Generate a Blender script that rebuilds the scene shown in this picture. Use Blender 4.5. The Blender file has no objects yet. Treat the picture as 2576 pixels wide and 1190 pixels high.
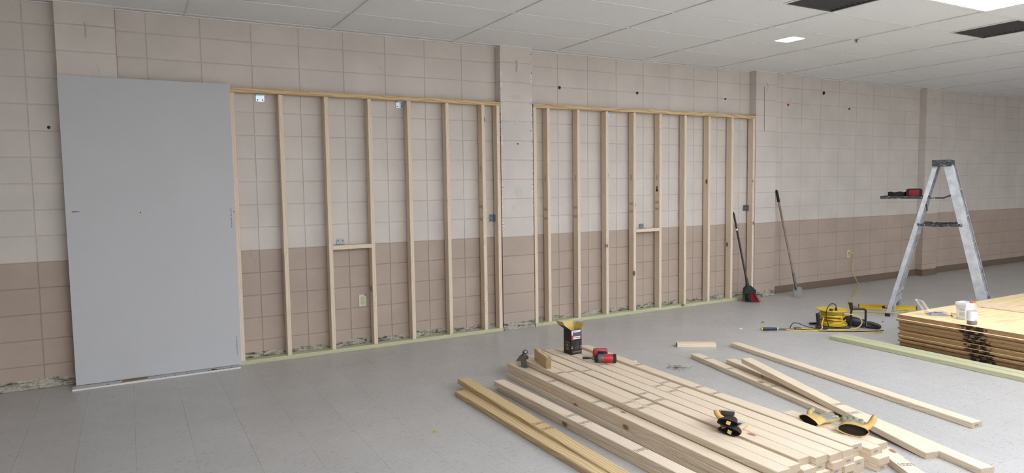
import bpy, bmesh, math, random
from mathutils import Matrix, Vector, Euler
random.seed(7)
D = bpy.data
SC = bpy.context.scene
COL = SC.collection
PI = math.pi

# ------------------------------------------------------------------ camera
CAM = Vector((-0.1924, -6.4375, 1.5445))
YAW, PITCH, ROLL, FPX = 0.5104, -0.0742, -0.0138, 1721.18
f0 = Vector((math.sin(YAW), math.cos(YAW), 0)); r0 = Vector((math.cos(YAW), -math.sin(YAW), 0)); u0 = Vector((0, 0, 1))
fw = f0 * math.cos(PITCH) + u0 * math.sin(PITCH)
up = u0 * math.cos(PITCH) - f0 * math.sin(PITCH)
rt = r0 * math.cos(ROLL) + up * math.sin(ROLL)
up = up * math.cos(ROLL) - r0 * math.sin(ROLL)
cd = D.cameras.new('camera'); cam = D.objects.new('camera', cd); COL.objects.link(cam)
cam.matrix_world = Matrix(((rt.x, up.x, -fw.x, CAM.x), (rt.y, up.y, -fw.y, CAM.y), (rt.z, up.z, -fw.z, CAM.z), (0, 0, 0, 1)))
cd.sensor_width = 36; cd.sensor_fit = 'HORIZONTAL'; cd.lens = 36 * FPX / 2576
cd.clip_start = 0.05; cd.clip_end = 100
SC.camera = cam

# ------------------------------------------------------------------ world, exposure
w = D.worlds.new('world'); SC.world = w; w.use_nodes = True
w.node_tree.nodes['Background'].inputs[0].default_value = (0.8, 0.85, 0.9, 1)
w.node_tree.nodes['Background'].inputs[1].default_value = 0.0
SC.view_settings.view_transform = 'Standard'; SC.view_settings.look = 'None'
SC.view_settings.gamma = 1; SC.view_settings.use_curve_mapping = False
SC.view_settings.exposure = 1.49
SC.cycles.diffuse_bounces = 8; SC.cycles.max_bounces = 12; SC.cycles.transparent_max_bounces = 12
LAMP = 8.5            # radiance of the fluorescent diffusers
LAMP_COL = (0.93, 0.985, 1.08)

CEIL = 2.994
ZB = 1.0              # height of the dado line
RH, CW = 0.2032, 0.4064

# ------------------------------------------------------------------ mesh helpers
def link(o, parent=None):
    COL.objects.link(o)
    if parent is not None: o.parent = parent
    return o

def tag(o, label=None, cat=None, group=None, kind=None):
    if label: o['label'] = label
    if cat: o['category'] = cat
    if group: o['group'] = group
    if kind: o['kind'] = kind
    return o

def empty(name, loc, rz=0, label=None, cat=None, group=None, rot=None):
    o = D.objects.new(name, None); o.empty_display_size = 0.05
    o.location = loc; o.rotation_euler = rot if rot else (0, 0, rz)
    link(o); tag(o, label, cat, group)
    return o

class G:
    def __init__(s): s.v = []; s.f = []; s.m = []; s.mi = 0
    def add(s, vs, fs, M=None):
        b = len(s.v)
        for q in vs:
            q = Vector(q)
            s.v.append(tuple(M @ q) if M is not None else tuple(q))
        for a in fs: s.f.append(tuple(i + b for i in a)); s.m.append(s.mi)
        return s
    def box(s, c, d, M=None, b=0.0):
        x, y, z = d[0] / 2, d[1] / 2, d[2] / 2
        T = Matrix.Translation(c)
        if M is not None: T = T @ M
        if b <= 0:
            vs = [(i * x, j * y, k * z) for i in (-1, 1) for j in (-1, 1) for k in (-1, 1)]
            fs = [(0, 1, 3, 2), (4, 6, 7, 5), (0, 4, 5, 1), (2, 3, 7, 6), (0, 2, 6, 4), (1, 5, 7, 3)]
            return s.add(vs, fs, T)
        bm = bmesh.new(); bmesh.ops.create_cube(bm, size=1)
        for q in bm.verts: q.co = Vector((q.co.x * d[0], q.co.y * d[1], q.co.z * d[2]))
        bmesh.ops.bevel(bm, geom=bm.edges[:], offset=min(b, min(d) * .45), segments=2, affect='EDGES', profile=.6)
        bm.verts.index_update()
        s.add([q.co.copy() for q in bm.verts], [tuple(q.index for q in f.verts) for f in bm.faces], T)
        bm.free(); return s
    def bx(s, x0, x1, y0, y1, z0, z1, b=0.0):
        return s.box(((x0 + x1) / 2, (y0 + y1) / 2, (z0 + z1) / 2), (x1 - x0, y1 - y0, z1 - z0), None, b)
    def prism(s, poly, h0, h1, M=None):
        n = len(poly)
        vs = [(a, b, h0) for a, b in poly] + [(a, b, h1) for a, b in poly]
        fs = [tuple(range(n - 1, -1, -1)), tuple(range(n, 2 * n))] + [(i, (i + 1) % n, n + (i + 1) % n, n + i) for i in range(n)]
        return s.add(vs, fs, M)
    def lathe(s, prof, n=20, M=None, caps=True, sy=1.0):
        vs = []; fs = []
        for r, z in prof:
            for i in range(n):
                a = 2 * PI * i / n; vs.append((r * math.cos(a), r * sy * math.sin(a), z))
        for k in range(len(prof) - 1):
            for i in range(n):
                j = (i + 1) % n
                fs.append((k * n + i, k * n + j, (k + 1) * n + j, (k + 1) * n + i))
        if caps:
            fs.append(tuple(range(n - 1, -1, -1))); fs.append(tuple((len(prof) - 1) * n + i for i in range(n)))
        return s.add(vs, fs, M)
    def tube(s, path, r, n=8, closed=False, caps=True):
        P = [Vector(p) for p in path]; m = len(P)
        rr = r if isinstance(r, (list, tuple)) else [r] * m
        vs = []; fs = []; ref = None
        for i in range(m):
            if closed: t = P[(i + 1) % m] - P[i - 1]
            else: t = P[min(i + 1, m - 1)] - P[max(i - 1, 0)]
            if t.length < 1e-9: t = Vector((0, 0, 1))
            t.normalize()
            if ref is None:
                ref = Vector((0, 0, 1)) if abs(t.z) < .9 else Vector((1, 0, 0))
            a = ref - t * ref.dot(t)
            if a.length < 1e-6: a = t.orthogonal()
            a.normalize(); ref = a; b = t.cross(a)
            for k in range(n):
                g = 2 * PI * k / n
                vs.append(P[i] + (a * math.cos(g) + b * math.sin(g)) * rr[i])
        for i in range(m if closed else m - 1):
            for k in range(n):
                j = (i + 1) % m; l = (k + 1) % n
                fs.append((i * n + k, i * n + l, j * n + l, j * n + k))
        if caps and not closed:
            fs.append(tuple(range(n - 1, -1, -1))); fs.append(tuple((m - 1) * n + k for k in range(n)))
        return s.add(vs, fs)
    def loft(s, rings, cap0=True, cap1=True):
        n = len(rings[0]); vs = [q for R in rings for q in R]; fs = []
        for i in range(len(rings) - 1):
            for k in range(n):
                l = (k + 1) % n
                fs.append((i * n + k, i * n + l, (i + 1) * n + l, (i + 1) * n + k))
        if cap0: fs.append(tuple(range(n - 1, -1, -1)))
        if cap1: fs.append(tuple((len(rings) - 1) * n + k for k in range(n)))
        return s.add(vs, fs)
    def ball(s, c, r, n=12, sc=(1, 1, 1), M=None):
        prof = [(max(1e-4, r * math.sin(PI * k / 8)), -r * math.cos(PI * k / 8)) for k in range(9)]
        T = Matrix.Translation(c)
        if M is not None: T = T @ M
        return s.lathe(prof, n, T @ Matrix.Diagonal((*sc, 1)))
    def mesh(s, name, mats, smooth=False):
        me = D.meshes.new(name); me.from_pydata(s.v, [], s.f)
        for q in (mats if isinstance(mats, (list, tuple)) else [mats]): me.materials.append(q)
        me.polygons.foreach_set('material_index', s.m)
        bm = bmesh.new(); bm.from_mesh(me); bmesh.ops.recalc_face_normals(bm, faces=bm.faces[:]); bm.to_mesh(me); bm.free()
        if smooth:
            me.polygons.foreach_set('use_smooth', [True] * len(me.polygons))
            try: me.set_sharp_from_angle(angle=math.radians(38))
            except Exception: pass
        me.update()
        return me
    def build(s, name, mats, parent=None, smooth=False, loc=None, rot=None):
        o = D.objects.new(name, s.mesh(name, mats, smooth))
        if loc is not None: o.location = loc
        if rot is not None: o.rotation_euler = rot
        return link(o, parent)

def spline(pts, k=6):
    P = [Vector(p) for p in pts]; out = []
    for i in range(len(P) - 1):
        a = P[max(i - 1, 0)]; b = P[i]; c = P[i + 1]; d = P[min(i + 2, len(P) - 1)]
        for j in range(k):
            t = j / k
            out.append(.5 * ((2 * b) + (c - a) * t + (2 * a - 5 * b + 4 * c - d) * t * t + (3 * b - a - 3 * c + d) * t ** 3))
    out.append(P[-1]); return out

def text_mesh(body, size, mat, name, parent, M, depth=0.0002):
    cu = D.curves.new(name, 'FONT'); cu.body = body; cu.size = size; cu.align_x = 'CENTER'; cu.align_y = 'CENTER'; cu.extrude = depth
    t = D.objects.new(name + '_tmp', cu); COL.objects.link(t)
    dg = bpy.context.evaluated_depsgraph_get(); dg.update()
    me = D.meshes.new_from_object(t.evaluated_get(dg)); COL.objects.unlink(t); D.objects.remove(t)
    me.name = name; me.materials.clear(); me.materials.append(mat)
    o = D.objects.new(name, me); link(o, parent); o.matrix_local = M
    return o

# ------------------------------------------------------------------ materials
class N:
    def __init__(s, name):
        s.mat = D.materials.new(name); s.mat.use_nodes = True; s.t = s.mat.node_tree
        s.b = s.t.nodes['Principled BSDF']; s.b.inputs['Roughness'].default_value = .6
    def n(s, kind, **kw):
        q = s.t.nodes.new(kind)
        for k, v in kw.items():
            if k in q.inputs: 
                if isinstance(v, bpy.types.NodeSocket): s.t.links.new(v, q.inputs[k])
                else: q.inputs[k].default_value = v
            else: setattr(q, k, v)
        return q
    def l(s, a, b): s.t.links.new(a, b)
    def math(s, op, a, b=None, c=None, clamp=False):
        q = s.t.nodes.new('ShaderNodeMath'); q.operation = op; q.use_clamp = clamp
        for i, v in enumerate((a, b, c)):
            if v is None: continue
            if isinstance(v, bpy.types.NodeSocket): s.l(v, q.inputs[i])
            else: q.inputs[i].default_value = v
        return q.outputs[0]
    def mix(s, f, a, b, blend='MIX'):
        q = s.t.nodes.new('ShaderNodeMix'); q.data_type = 'RGBA'; q.blend_type = blend
        for i, v in ((0, f), (6, a), (7, b)):
            if isinstance(v, bpy.types.NodeSocket): s.l(v, q.inputs[i])
            else: q.inputs[i].default_value = (*v, 1) if isinstance(v, tuple) and len(v) == 3 else v
        return q.outputs[2]
    def step(s, x, a, b):
        q = s.t.nodes.new('ShaderNodeMapRange'); q.interpolation_type = 'SMOOTHSTEP'
        s.l(x, q.inputs[0]); q.inputs[1].default_value = a; q.inputs[2].default_value = b
        return q.outputs[0]
    def noise(s, vec, scale, detail=3, rough=.55, dist=0):
        q = s.t.nodes.new('ShaderNodeTexNoise'); s.l(vec, q.inputs['Vector'])
        q.inputs['Scale'].default_value = scale; q.inputs['Detail'].default_value = detail
        q.inputs['Roughness'].default_value = rough; q.inputs['Distortion'].default_value = dist
        return q.outputs[0]
    def vscale(s, vec, sc, off=None):
        q = s.t.nodes.new('ShaderNodeVectorMath'); q.operation = 'MULTIPLY'; s.l(vec, q.inputs[0]); q.inputs[1].default_value = sc
        o = q.outputs[0]
        if off is not None:
            a = s.t.nodes.new('ShaderNodeVectorMath'); a.operation = 'ADD'; s.l(o, a.inputs[0]); s.l(off, a.inputs[1]); o = a.outputs[0]
        return o
    def pos(s): return s.t.nodes.new('ShaderNodeNewGeometry').outputs['Position']
    def obj(s): return s.t.nodes.new('ShaderNodeTexCoord').outputs['Object']
    def rnd(s): return s.t.nodes.new('ShaderNodeObjectInfo').outputs['Random']
    def bump(s, h, strength=.2, dist=.01):
        q = s.t.nodes.new('ShaderNodeBump'); s.l(h, q.inputs['Height']); q.inputs['Strength'].default_value = strength
        q.inputs['Distance'].default_value = dist; s.l(q.outputs[0], s.b.inputs['Normal'])
    def col(s, c):
        if isinstance(c, bpy.types.NodeSocket): s.l(c, s.b.inputs['Base Color'])
        else: s.b.inputs['Base Color'].default_value = (*c, 1)
    def set(s, **kw):
        for k, v in kw.items():
            k = {'rough': 'Roughness', 'metal': 'Metallic', 'spec': 'Specular IOR Level', 'trans': 'Transmission Weight', 'ior': 'IOR', 'alpha': 'Alpha'}[k]
            s.b.inputs[k].default_value = v

def srgb(r, g, b):
    f = lambda c: (c / 255 / 12.92) if c / 255 <= .04045 else ((c / 255 + .055) / 1.055) ** 2.4
    return (f(r), f(g), f(b))

def plain(name, rgb, rough=.5, metal=0, spec=.5, var=.08, scale=40):
    m = N(name); c = srgb(*rgb)
    nz = m.noise(m.obj(), scale, 3)
    lo = tuple(q * (1 - var) for q in c); hi = tuple(min(1, q * (1 + var)) for q in c)
    m.col(m.mix(nz, lo, hi)); m.set(rough=rough, metal=metal, spec=spec)
    return m.mat

def paint(name, rgb, chipped=None, peel=True):
    m = N(name); p = m.pos(); base = srgb(*rgb)
    n1 = m.noise(p, 2.3, 4); n2 = m.noise(p, 60, 3, .7)
    c = m.mix(m.step(n1, .3, .75), tuple(q * .93 for q in base), tuple(q * 1.05 for q in base))
    r = m.rnd(); c = m.mix(m.math('MULTIPLY', r, .10), c, tuple(q * .8 for q in base))
    # scuffs, smudges
    sm = m.step(m.noise(m.vscale(p, (6, 6, 6)), 1.0, 6, .7, 1.2), .62, .78)
    c = m.mix(m.math('MULTIPLY', sm, .26), c, (.12, .11, .10))
    h = n2
    xyz = m.n('ShaderNodeSeparateXYZ'); m.l(p, xyz.inputs[0])
    if peel:
        # torn-off skirting: adhesive, bare block and plaster along the foot of the wall
        edge = m.math('ADD', .082, m.math('MULTIPLY', m.math('SUBTRACT', m.noise(p, 5, 5, .65), .5), .085))
        edge = m.math('ADD', edge, m.math('MULTIPLY', m.math('SUBTRACT', m.noise(p, 38, 4, .7), .5), .05))
        mask = m.step(m.math('SUBTRACT', edge, xyz.outputs[2]), -.003, .004)
        pv = m.vscale(p, (9, 9, 26))
        a = m.noise(pv, 1.0, 6, .72, .8); b = m.noise(m.vscale(p, (30, 30, 60)), 1.0, 5, .75, .6)
        k = m.mix(m.step(a, .34, .60), srgb(58, 52, 47), srgb(188, 182, 168))
        k = m.mix(m.step(b, .55, .68), k, srgb(120, 98, 70))
        k = m.mix(m.math('MULTIPLY', m.step(m.noise(p, 90, 3, .6), .58, .66), .6), k, srgb(44, 40, 37))
        c = m.mix(mask, c, k)
        h = m.math('ADD', h, m.math('MULTIPLY', m.math('MULTIPLY', a, mask), 3.0))
    if chipped:
        x0, x1 = chipped
        d = m.math('MINIMUM', m.math('ABSOLUTE', m.math('SUBTRACT', xyz.outputs[0], x0)), m.math('ABSOLUTE', m.math('SUBTRACT', xyz.outputs[0], x1)))
        lim = m.math('MULTIPLY', m.math('SUBTRACT', m.noise(p, 11, 5, .7), .44), .15)
        mk = m.step(m.math('SUBTRACT', lim, d), -.001, .003)
        mk = m.math('MULTIPLY', m.math('MULTIPLY', mk, m.step(xyz.outputs[2], 1.0, 1.15)), m.math('LESS_THAN', xyz.outputs[1], -.098))
        k = m.mix(m.step(m.noise(p, 45, 4, .7), .36, .5), srgb(110, 104, 96), srgb(222, 219, 214))
        c = m.mix(mk, c, k); h = m.math('SUBTRACT', h, m.math('MULTIPLY', mk, 1.5))
    m.col(c); m.set(rough=.5, spec=.35); m.bump(h, .35, .0025)
    return m.mat

def wood(name, light, dark, knot, ring=26, contrast=.5, rough=.62, knots=.62, endmul=.46):
    m = N(name); o = m.obj(); r = m.rnd()
    cx = m.n('ShaderNodeCombineXYZ'); m.l(m.math('MULTIPLY', r, 3.1), cx.inputs[0]); m.l(m.math('MULTIPLY', r, 91), cx.inputs[1]); m.l(m.math('ADD', m.math('MULTIPLY', r, 1.7), .04), cx.inputs[2])
    v = m.vscale(o, (1, 1, 1), cx.outputs[0])
    # knots
    vo = m.n('ShaderNodeTexVoronoi'); vo.voronoi_dimensions = '3D'
    m.l(m.vscale(v, (6, 3.4, 6)), vo.inputs['Vector']); vo.inputs['Scale'].default_value = 1
    sel = m.n('ShaderNodeSeparateColor'); m.l(vo.outputs['Color'], sel.inputs[0])
    on = m.math('GREATER_THAN', sel.outputs[0], knots)
    kd = vo.outputs['Distance']
    km = m.math('MULTIPLY', m.math('SUBTRACT', 1, m.step(kd, .085, .135)), on)
    swirl = m.math('MULTIPLY', m.math('SUBTRACT', 1, m.step(kd, .05, .42)), on)
    # growth rings
    wv = m.n('ShaderNodeTexWave'); wv.wave_type = 'RINGS'; wv.rings_direction = 'Y'; wv.wave_profile = 'SAW'
    sw = m.vscale(v, (1, .05, 1))
    di = m.n('ShaderNodeVectorMath'); di.operation = 'ADD'; m.l(sw, di.inputs[0])
    cc = m.n('ShaderNodeCombineXYZ'); wob = m.math('ADD', m.math('MULTIPLY', m.math('SUBTRACT', m.noise(m.vscale(v, (2, .9, 2)), 1, 3), .5), .10), m.math('MULTIPLY', swirl, .03))
    m.l(wob, cc.inputs[0]); m.l(wob, cc.inputs[2]); m.l(cc.outputs[0], di.inputs[1])
    m.l(di.outputs[0], wv.inputs['Vector']); wv.inputs['Scale'].default_value = ring; wv.inputs['Distortion'].default_value = .6
    wv.inputs['Detail'].default_value = 2
    fib = m.noise(m.vscale(v, (160, 5, 160)), 1, 3, .6)
    L, Dk = srgb(*light), srgb(*dark)
    g = m.math('MULTIPLY', m.math('POWER', wv.outputs[1], 2.2), contrast)
    c = m.mix(g, L, Dk)
    c = m.mix(m.math('MULTIPLY', m.step(fib, .42, .72), .34), c, Dk)
    # reddish heartwood bands
    hb = m.step(m.noise(m.vscale(v, (14, .35, 14)), 1, 2), .5, .72)
    c = m.mix(m.math('MULTIPLY', hb, .4), c, tuple(q * s for q, s in zip(L, (.92, .78, .72))))
    tint = m.mix(m.math('MULTIPLY', m.math('FRACT', m.math('MULTIPLY', r, 17.3)), .55), c, tuple(q * k for q, k in zip(L, (.90, .86, .81))))
    c = m.mix(m.math('MULTIPLY', swirl, .18), tint, Dk)
    kcol = m.mix(m.step(kd, .03, .11), tuple(q * .55 for q in srgb(*knot)), srgb(*knot))
    c = m.mix(m.math('MULTIPLY', km, .85), c, kcol)
    tc = m.t.nodes.new('ShaderNodeTexCoord'); sx = m.n('ShaderNodeSeparateXYZ'); m.l(tc.outputs['Normal'], sx.inputs[0])
    end = m.step(m.math('ABSOLUTE', sx.outputs[1]), .8, .95)
    c = m.mix(end, c, m.mix(1.0, c, (endmul, endmul * .95, endmul * .9), 'MULTIPLY'))  # darker end grain, plus painted shade to offset lamp light on the ends
    m.col(c); m.set(rough=rough, spec=.3)
    m.bump(m.math('ADD', fib, m.math('MULTIPLY', wv.outputs[1], .6)), .12, .002)
    return m.mat

MT = {}
MT['wall'] = paint('painted_block', (205, 198, 191))
MT['dado'] = paint('painted_block_tan', (176, 160, 147))
MT['wallchip'] = paint('painted_block_chipped', (205, 198, 191), (3.238, 3.625))
MT['dadochip'] = paint('painted_block_tan_chipped', (176, 160, 147), (3.238, 3.625))
MT['mortar'] = paint('painted_mortar', (196, 188, 181))
MT['dadomortar'] = paint('painted_mortar_tan', (160, 145, 132))
MT['wallplain'] = paint('painted_wall', (222, 212, 200), peel=False)
MT['pine'] = wood('pine', (228, 215, 194), (192, 164, 132), (138, 96, 68), contrast=.6, knots=.5)
MT['studpine'] = wood('stud_pine', (228, 215, 196), (194, 166, 134), (92, 62, 42), contrast=.65, knots=.36)
MT['syp'] = wood('yellow_pine', (214, 194, 152), (168, 130, 84), (110, 76, 48), ring=17, contrast=.95, knots=.6)
MT['treated'] = wood('treated_pine', (196, 198, 166), (156, 156, 116), (110, 94, 64), ring=24, contrast=.7, knots=.7)
MT['black'] = plain('black_plastic', (26, 26, 28), .45)
MT['blackmetal'] = plain('black_tube', (30, 30, 32), .35)
MT['rubber'] = plain('rubber', (28, 28, 28), .8)
MT['steel'] = plain('steel', (168, 172, 176), .35, .9)
MT['zinc'] = plain('zinc_bracket', (190, 198, 210), .3, .85)
MT['zincdark'] = plain('zinc_bracket_dull', (140, 146, 152), .45, .8)
MT['iron'] = plain('dull_iron', (112, 110, 106), .5, .6, var=.25)
MT['red'] = plain('red_plastic', (176, 40, 48), .4)
MT['yellow'] = plain('yellow_plastic', (208, 178, 44), .4)
MT['cord'] = plain('yellow_cord', (206, 176, 84), .5)
MT['white'] = plain('white_print', (228, 228, 230), .6)
MT['ink'] = plain('ink', (34, 33, 36), .8)
MT['inkgrey'] = plain('grey_ink', (120, 120, 124), .8)
MT['tan'] = plain('tan_print', (206, 164, 116), .6)
MT['ivory'] = plain('ivory_plastic', (206, 206, 178), .4)
MT['navy'] = plain('navy_plastic', (28, 36, 58), .45)
MT['blue'] = plain('blue_steel', (44, 62, 112), .45)
MT['orange'] = plain('orange_plastic', (206, 112, 66), .4)
MT['green'] = plain('green_anchor', (30, 84, 66), .5)
MT['tee'] = plain('ceiling_tee', (224, 224, 222), .5, var=.03)
MT['card'] = plain('cardboard_tan', (202, 176, 104), .8, var=.06)
MT['cardblack'] = plain('box_black', (24, 23, 24), .5)
MT['base'] = plain('cove_base', (112, 96, 80), .45, var=.12, scale=8)
MT['bp'] = plain('bare_plaster', (194, 194, 194), .9, var=.3, scale=120)

def mk_leather(name, rgb, stain):
    m = N(name); o = m.obj(); c = srgb(*rgb)
    n1 = m.noise(o, 22, 4, .6); n2 = m.noise(o, 160, 3, .6)
    k = m.mix(n1, tuple(q * .8 for q in c), tuple(min(1, q * 1.1) for q in c))
    if stain: 
        sx = m.n('ShaderNodeSeparateXYZ'); m.l(o, sx.inputs[0])
        top = m.math('MULTIPLY', m.step(sx.outputs[2], .018, .032), m.math('MULTIPLY', m.step(sx.outputs[0], .03, .07), m.step(m.noise(o, 14, 4, .7), .38, .55)))
        k = m.mix(m.math('MULTIPLY', top, .85), k, srgb(*stain))
    m.col(k); m.set(rough=.75, spec=.25); m.bump(m.math('ADD', n1, m.math('MULTIPLY', n2, .4)), .5, .004)
    return m.mat
MT['leather'] = mk_leather('yellow_leather', (196, 166, 104), (108, 122, 118))
MT['leather2'] = mk_leather('tan_leather', (200, 160, 96), (150, 168, 168))
MT['knit'] = plain('dark_knit', (44, 34, 32), .9, var=.2, scale=200)
MT['lining'] = plain('dark_lining', (46, 36, 24), .9)

def mk_floor():
    m = N('vinyl_tile'); p = m.pos(); base = srgb(182, 180, 177)
    n1 = m.noise(p, 1.1, 4, .6)
    c = m.mix(m.step(n1, .25, .8), tuple(q * .92 for q in base), tuple(q * 1.05 for q in base))
    r = m.rnd(); c = m.mix(m.math('MULTIPLY', r, .07), c, tuple(q * .75 for q in base))
    st = m.noise(m.vscale(p, (26, 95, 1)), 1, 3, .6, .6)
    c = m.mix(m.math('MULTIPLY', m.step(st, .60, .67), .5), c, srgb(96, 94, 92))
    c = m.mix(m.math('MULTIPLY', m.step(st, .36, .28), .30), c, srgb(214, 212, 208))
    sp = m.noise(m.vscale(p, (60, 190, 1)), 1, 2, .5, .3)
    c = m.mix(m.math('MULTIPLY', m.step(sp, .665, .71), .75), c, srgb(70, 67, 65))
    # scuffed, dusty patches
    du = m.step(m.noise(p, 2.4, 6, .72, 1.0), .56, .74)
    c = m.mix(m.math('MULTIPLY', du, .16), c, srgb(206, 204, 200))
    br = m.step(m.noise(m.vscale(p, (1.3, 1.3, 1), ), 1.9, 5, .7), .6, .78)
    c = m.mix(m.math('MULTIPLY', br, .12), c, srgb(150, 128, 112))
    m.col(c); m.set(spec=.45)
    ro = m.n('ShaderNodeMapRange'); m.l(m.noise(p, 6, 4, .6), ro.inputs[0]); ro.inputs[3].default_value = .24; ro.inputs[4].default_value = .46
    m.l(ro.outputs[0], m.b.inputs['Roughness']); m.bump(m.noise(p, 30, 3), .03, .002)
    return m.mat
MT['floor'] = mk_floor()
MT['subfloor'] = plain('tile_joint', (118, 116, 112), .8)

def mk_ceiling():
    m = N('ceiling_tile'); p = m.pos(); base = srgb(232, 233, 233)
    n = m.noise(p, 140, 3, .7); n1 = m.noise(p, 1.0, 2)
    c = m.mix(m.step(n, .3, .7), tuple(q * .93 for q in base), tuple(q * 1.04 for q in base))
    c = m.mix(m.math('MULTIPLY', m.step(m.noise(p, 330, 2, .5), .62, .7), .25), c, srgb(130, 124, 118))
    c = m.mix(m.math('MULTIPLY', m.rnd(), .06), c, tuple(q * .8 for q in base))
    m.col(c); m.set(rough=.95, spec=.1); m.bump(n, .3, .002)
    return m.mat
MT['ceil'] = mk_ceiling()

def mk_drywall():
    m = N('drywall_paper'); p = m.pos(); base = srgb(192, 193, 195)
    c = m.mix(m.noise(p, 1.7, 5, .65), tuple(q * .95 for q in base), tuple(q * 1.04 for q in base))
    c = m.mix(m.math('MULTIPLY', m.step(m.noise(p, 260, 3, .6), .5, .7), .08), c, srgb(140, 140, 146))
    m.col(c); m.set(rough=.85, spec=.2); m.bump(m.noise(p, 200, 2), .06, .001)
    return m.mat
MT['drywall'] = mk_drywall()
MT['gypsum'] = plain('gypsum', (222, 221, 216), .9)
MT['brownpaper'] = plain('torn_brown_paper', (140, 116, 94), .9)

def mk_plyface():
    m = N('plywood_face'); o = m.obj()
    v = m.vscale(o, (1, 5, 1)); n = m.noise(m.vscale(o, (1.3, 9, 1)), 1.2, 5, .6, 1.4)
    wv = m.n('ShaderNodeTexWave'); wv.bands_direction = 'Y'; m.l(m.vscale(o, (.35, 1, 1)), wv.inputs['Vector']); wv.inputs['Scale'].default_value = 5; wv.inputs['Distortion'].default_value = 7; wv.inputs['Detail'].default_value = 3
    c = m.mix(m.math('MULTIPLY', m.math('POWER', wv.outputs[1], 2), .28), srgb(240, 218, 172), srgb(212, 176, 120))
    c = m.mix(m.math('MULTIPLY', m.step(n, .45, .72), .7), c, srgb(212, 176, 122))
    vo = m.n('ShaderNodeTexVoronoi'); m.l(m.vscale(o, (2.2, 4.4, 1)), vo.inputs['Vector']); vo.inputs['Scale'].default_value = 1
    c = m.mix(m.math('MULTIPLY', m.math('SUBTRACT', 1, m.step(vo.outputs['Distance'], .03, .07)), .7), c, srgb(140, 96, 56))
    m.col(c); m.set(rough=.6, spec=.3); return m.mat
MT['plyface'] = mk_plyface()

def mk_plyedge():
    m = N('plywood_edge'); p = m.pos(); o = m.obj()
    sx = m.n('ShaderNodeSeparateXYZ'); m.l(o, sx.inputs[0])
    z = m.math('FRACT', m.math('ADD', m.math('MULTIPLY', sx.outputs[2], 1 / .0076), m.math('MULTIPLY', m.noise(p, 9, 3), .35)))
    c = m.mix(m.step(z, .38, .55), srgb(186, 156, 118), srgb(122, 94, 68))
    c = m.mix(m.math('MULTIPLY', m.rnd(), .5), c, srgb(120, 92, 66))
    c = m.mix(m.math('MULTIPLY', m.step(m.noise(m.vscale(p, (9, 9, 120)), 1, 4, .7), .58, .68), .7), c, srgb(70, 50, 36))
    # stencilled black spray mark across the edges of the stack
    s2 = m.n('ShaderNodeSeparateXYZ'); m.l(p, s2.inputs[0])
    cy = m.math('ADD', -3.40, m.math('MULTIPLY', m.math('SUBTRACT', s2.outputs[2], .15), .28))
    d = m.math('ABSOLUTE', m.math('SUBTRACT', s2.outputs[1], cy))
    d = m.math('ADD', d, m.math('MULTIPLY', m.math('SUBTRACT', m.noise(m.vscale(p, (1, 22, 34)), 1, 3, .6), .5), .11))
    mk = m.math('SUBTRACT', 1, m.step(d, .085, .115))
    ch = m.n('ShaderNodeTexChecker'); m.l(m.vscale(p, (0, 26, 33)), ch.inputs['Vector']); ch.inputs['Scale'].default_value = 1
    gap = m.math('MULTIPLY', ch.outputs[1], m.step(m.noise(m.vscale(p, (1, 30, 30)), 1, 2), .46, .58))
    mk = m.math('MULTIPLY', mk, m.math('SUBTRACT', 1, m.math('MULTIPLY', gap, .8)))
    c = m.mix(m.math('MULTIPLY', mk, .96), c, srgb(24, 22, 28))
    m.col(c); m.set(rough=.8, spec=.2); return m.mat
MT['plyedge'] = mk_plyedge()

def mk_alu():
    m = N('ladder_aluminium'); o = m.obj()
    n = m.noise(o, 14, 5, .7); c = m.mix(m.step(n, .35, .7), srgb(172, 175, 180), srgb(202, 204, 207))
    c = m.mix(m.math('MULTIPLY', m.step(m.noise(m.vscale(o, (20, 20, 7)), 1, 5, .75), .64, .72), .7), c, srgb(118, 112, 102))
    m.col(c); m.set(rough=.5, metal=.35, spec=.5); return m.mat
MT['alu'] = mk_alu()
def mk_spatter():
    m = N('paint_spattered_black'); o = m.obj()
    c = m.mix(m.step(m.noise(o, 45, 5, .75, .6), .56, .64), srgb(44, 46, 50), srgb(176, 178, 182))
    m.col(c); m.set(rough=.5); return m.mat
MT['spatter'] = mk_spatter()
def mk_oldwood():
    m = N('worn_handle_wood'); o = m.obj()
    c = m.mix(m.step(m.noise(m.vscale(o, (60, 60, 5)), 1, 4, .7), .4, .65), srgb(124, 108, 92), srgb(168, 150, 130))
    c = m.mix(m.math('MULTIPLY', m.step(m.noise(o, 9, 4, .7), .55, .65), .6), c, srgb(130, 84, 56))
    m.col(c); m.set(rough=.7); return m.mat
MT['oldwood'] = mk_oldwood()
def mk_clear(name, rgb, rough=.06, ior=1.3, alpha=.35):
    m = N(name); m.col(srgb(*rgb)); m.set(rough=rough, spec=.6, alpha=alpha); return m.mat
MT['clear'] = mk_clear('clear_plastic', (226, 226, 226), alpha=.22)
MT['frost'] = mk_clear('frosted_plastic', (232, 234, 238), .35, alpha=.75)
def mk_emit(name, col, st):
    m = N(name); m.col((.9, .9, .9)); m.b.inputs['Emission Color'].default_value = (*col, 1); m.b.inputs['Emission Strength'].default_value = st; return m.mat
MT['lamp'] = mk_emit('lit_diffuser', LAMP_COL, LAMP)
def mk_dark():
    m = N('dusty_dark_grille'); o = m.obj()
    c = m.mix(m.noise(m.vscale(o, (6, 1.6, 1)), 1.5, 5, .7, 1), srgb(58, 56, 58), srgb(100, 97, 96))
    m.col(c); m.set(rough=.8); return m.mat
MT['grille'] = mk_dark()

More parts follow.
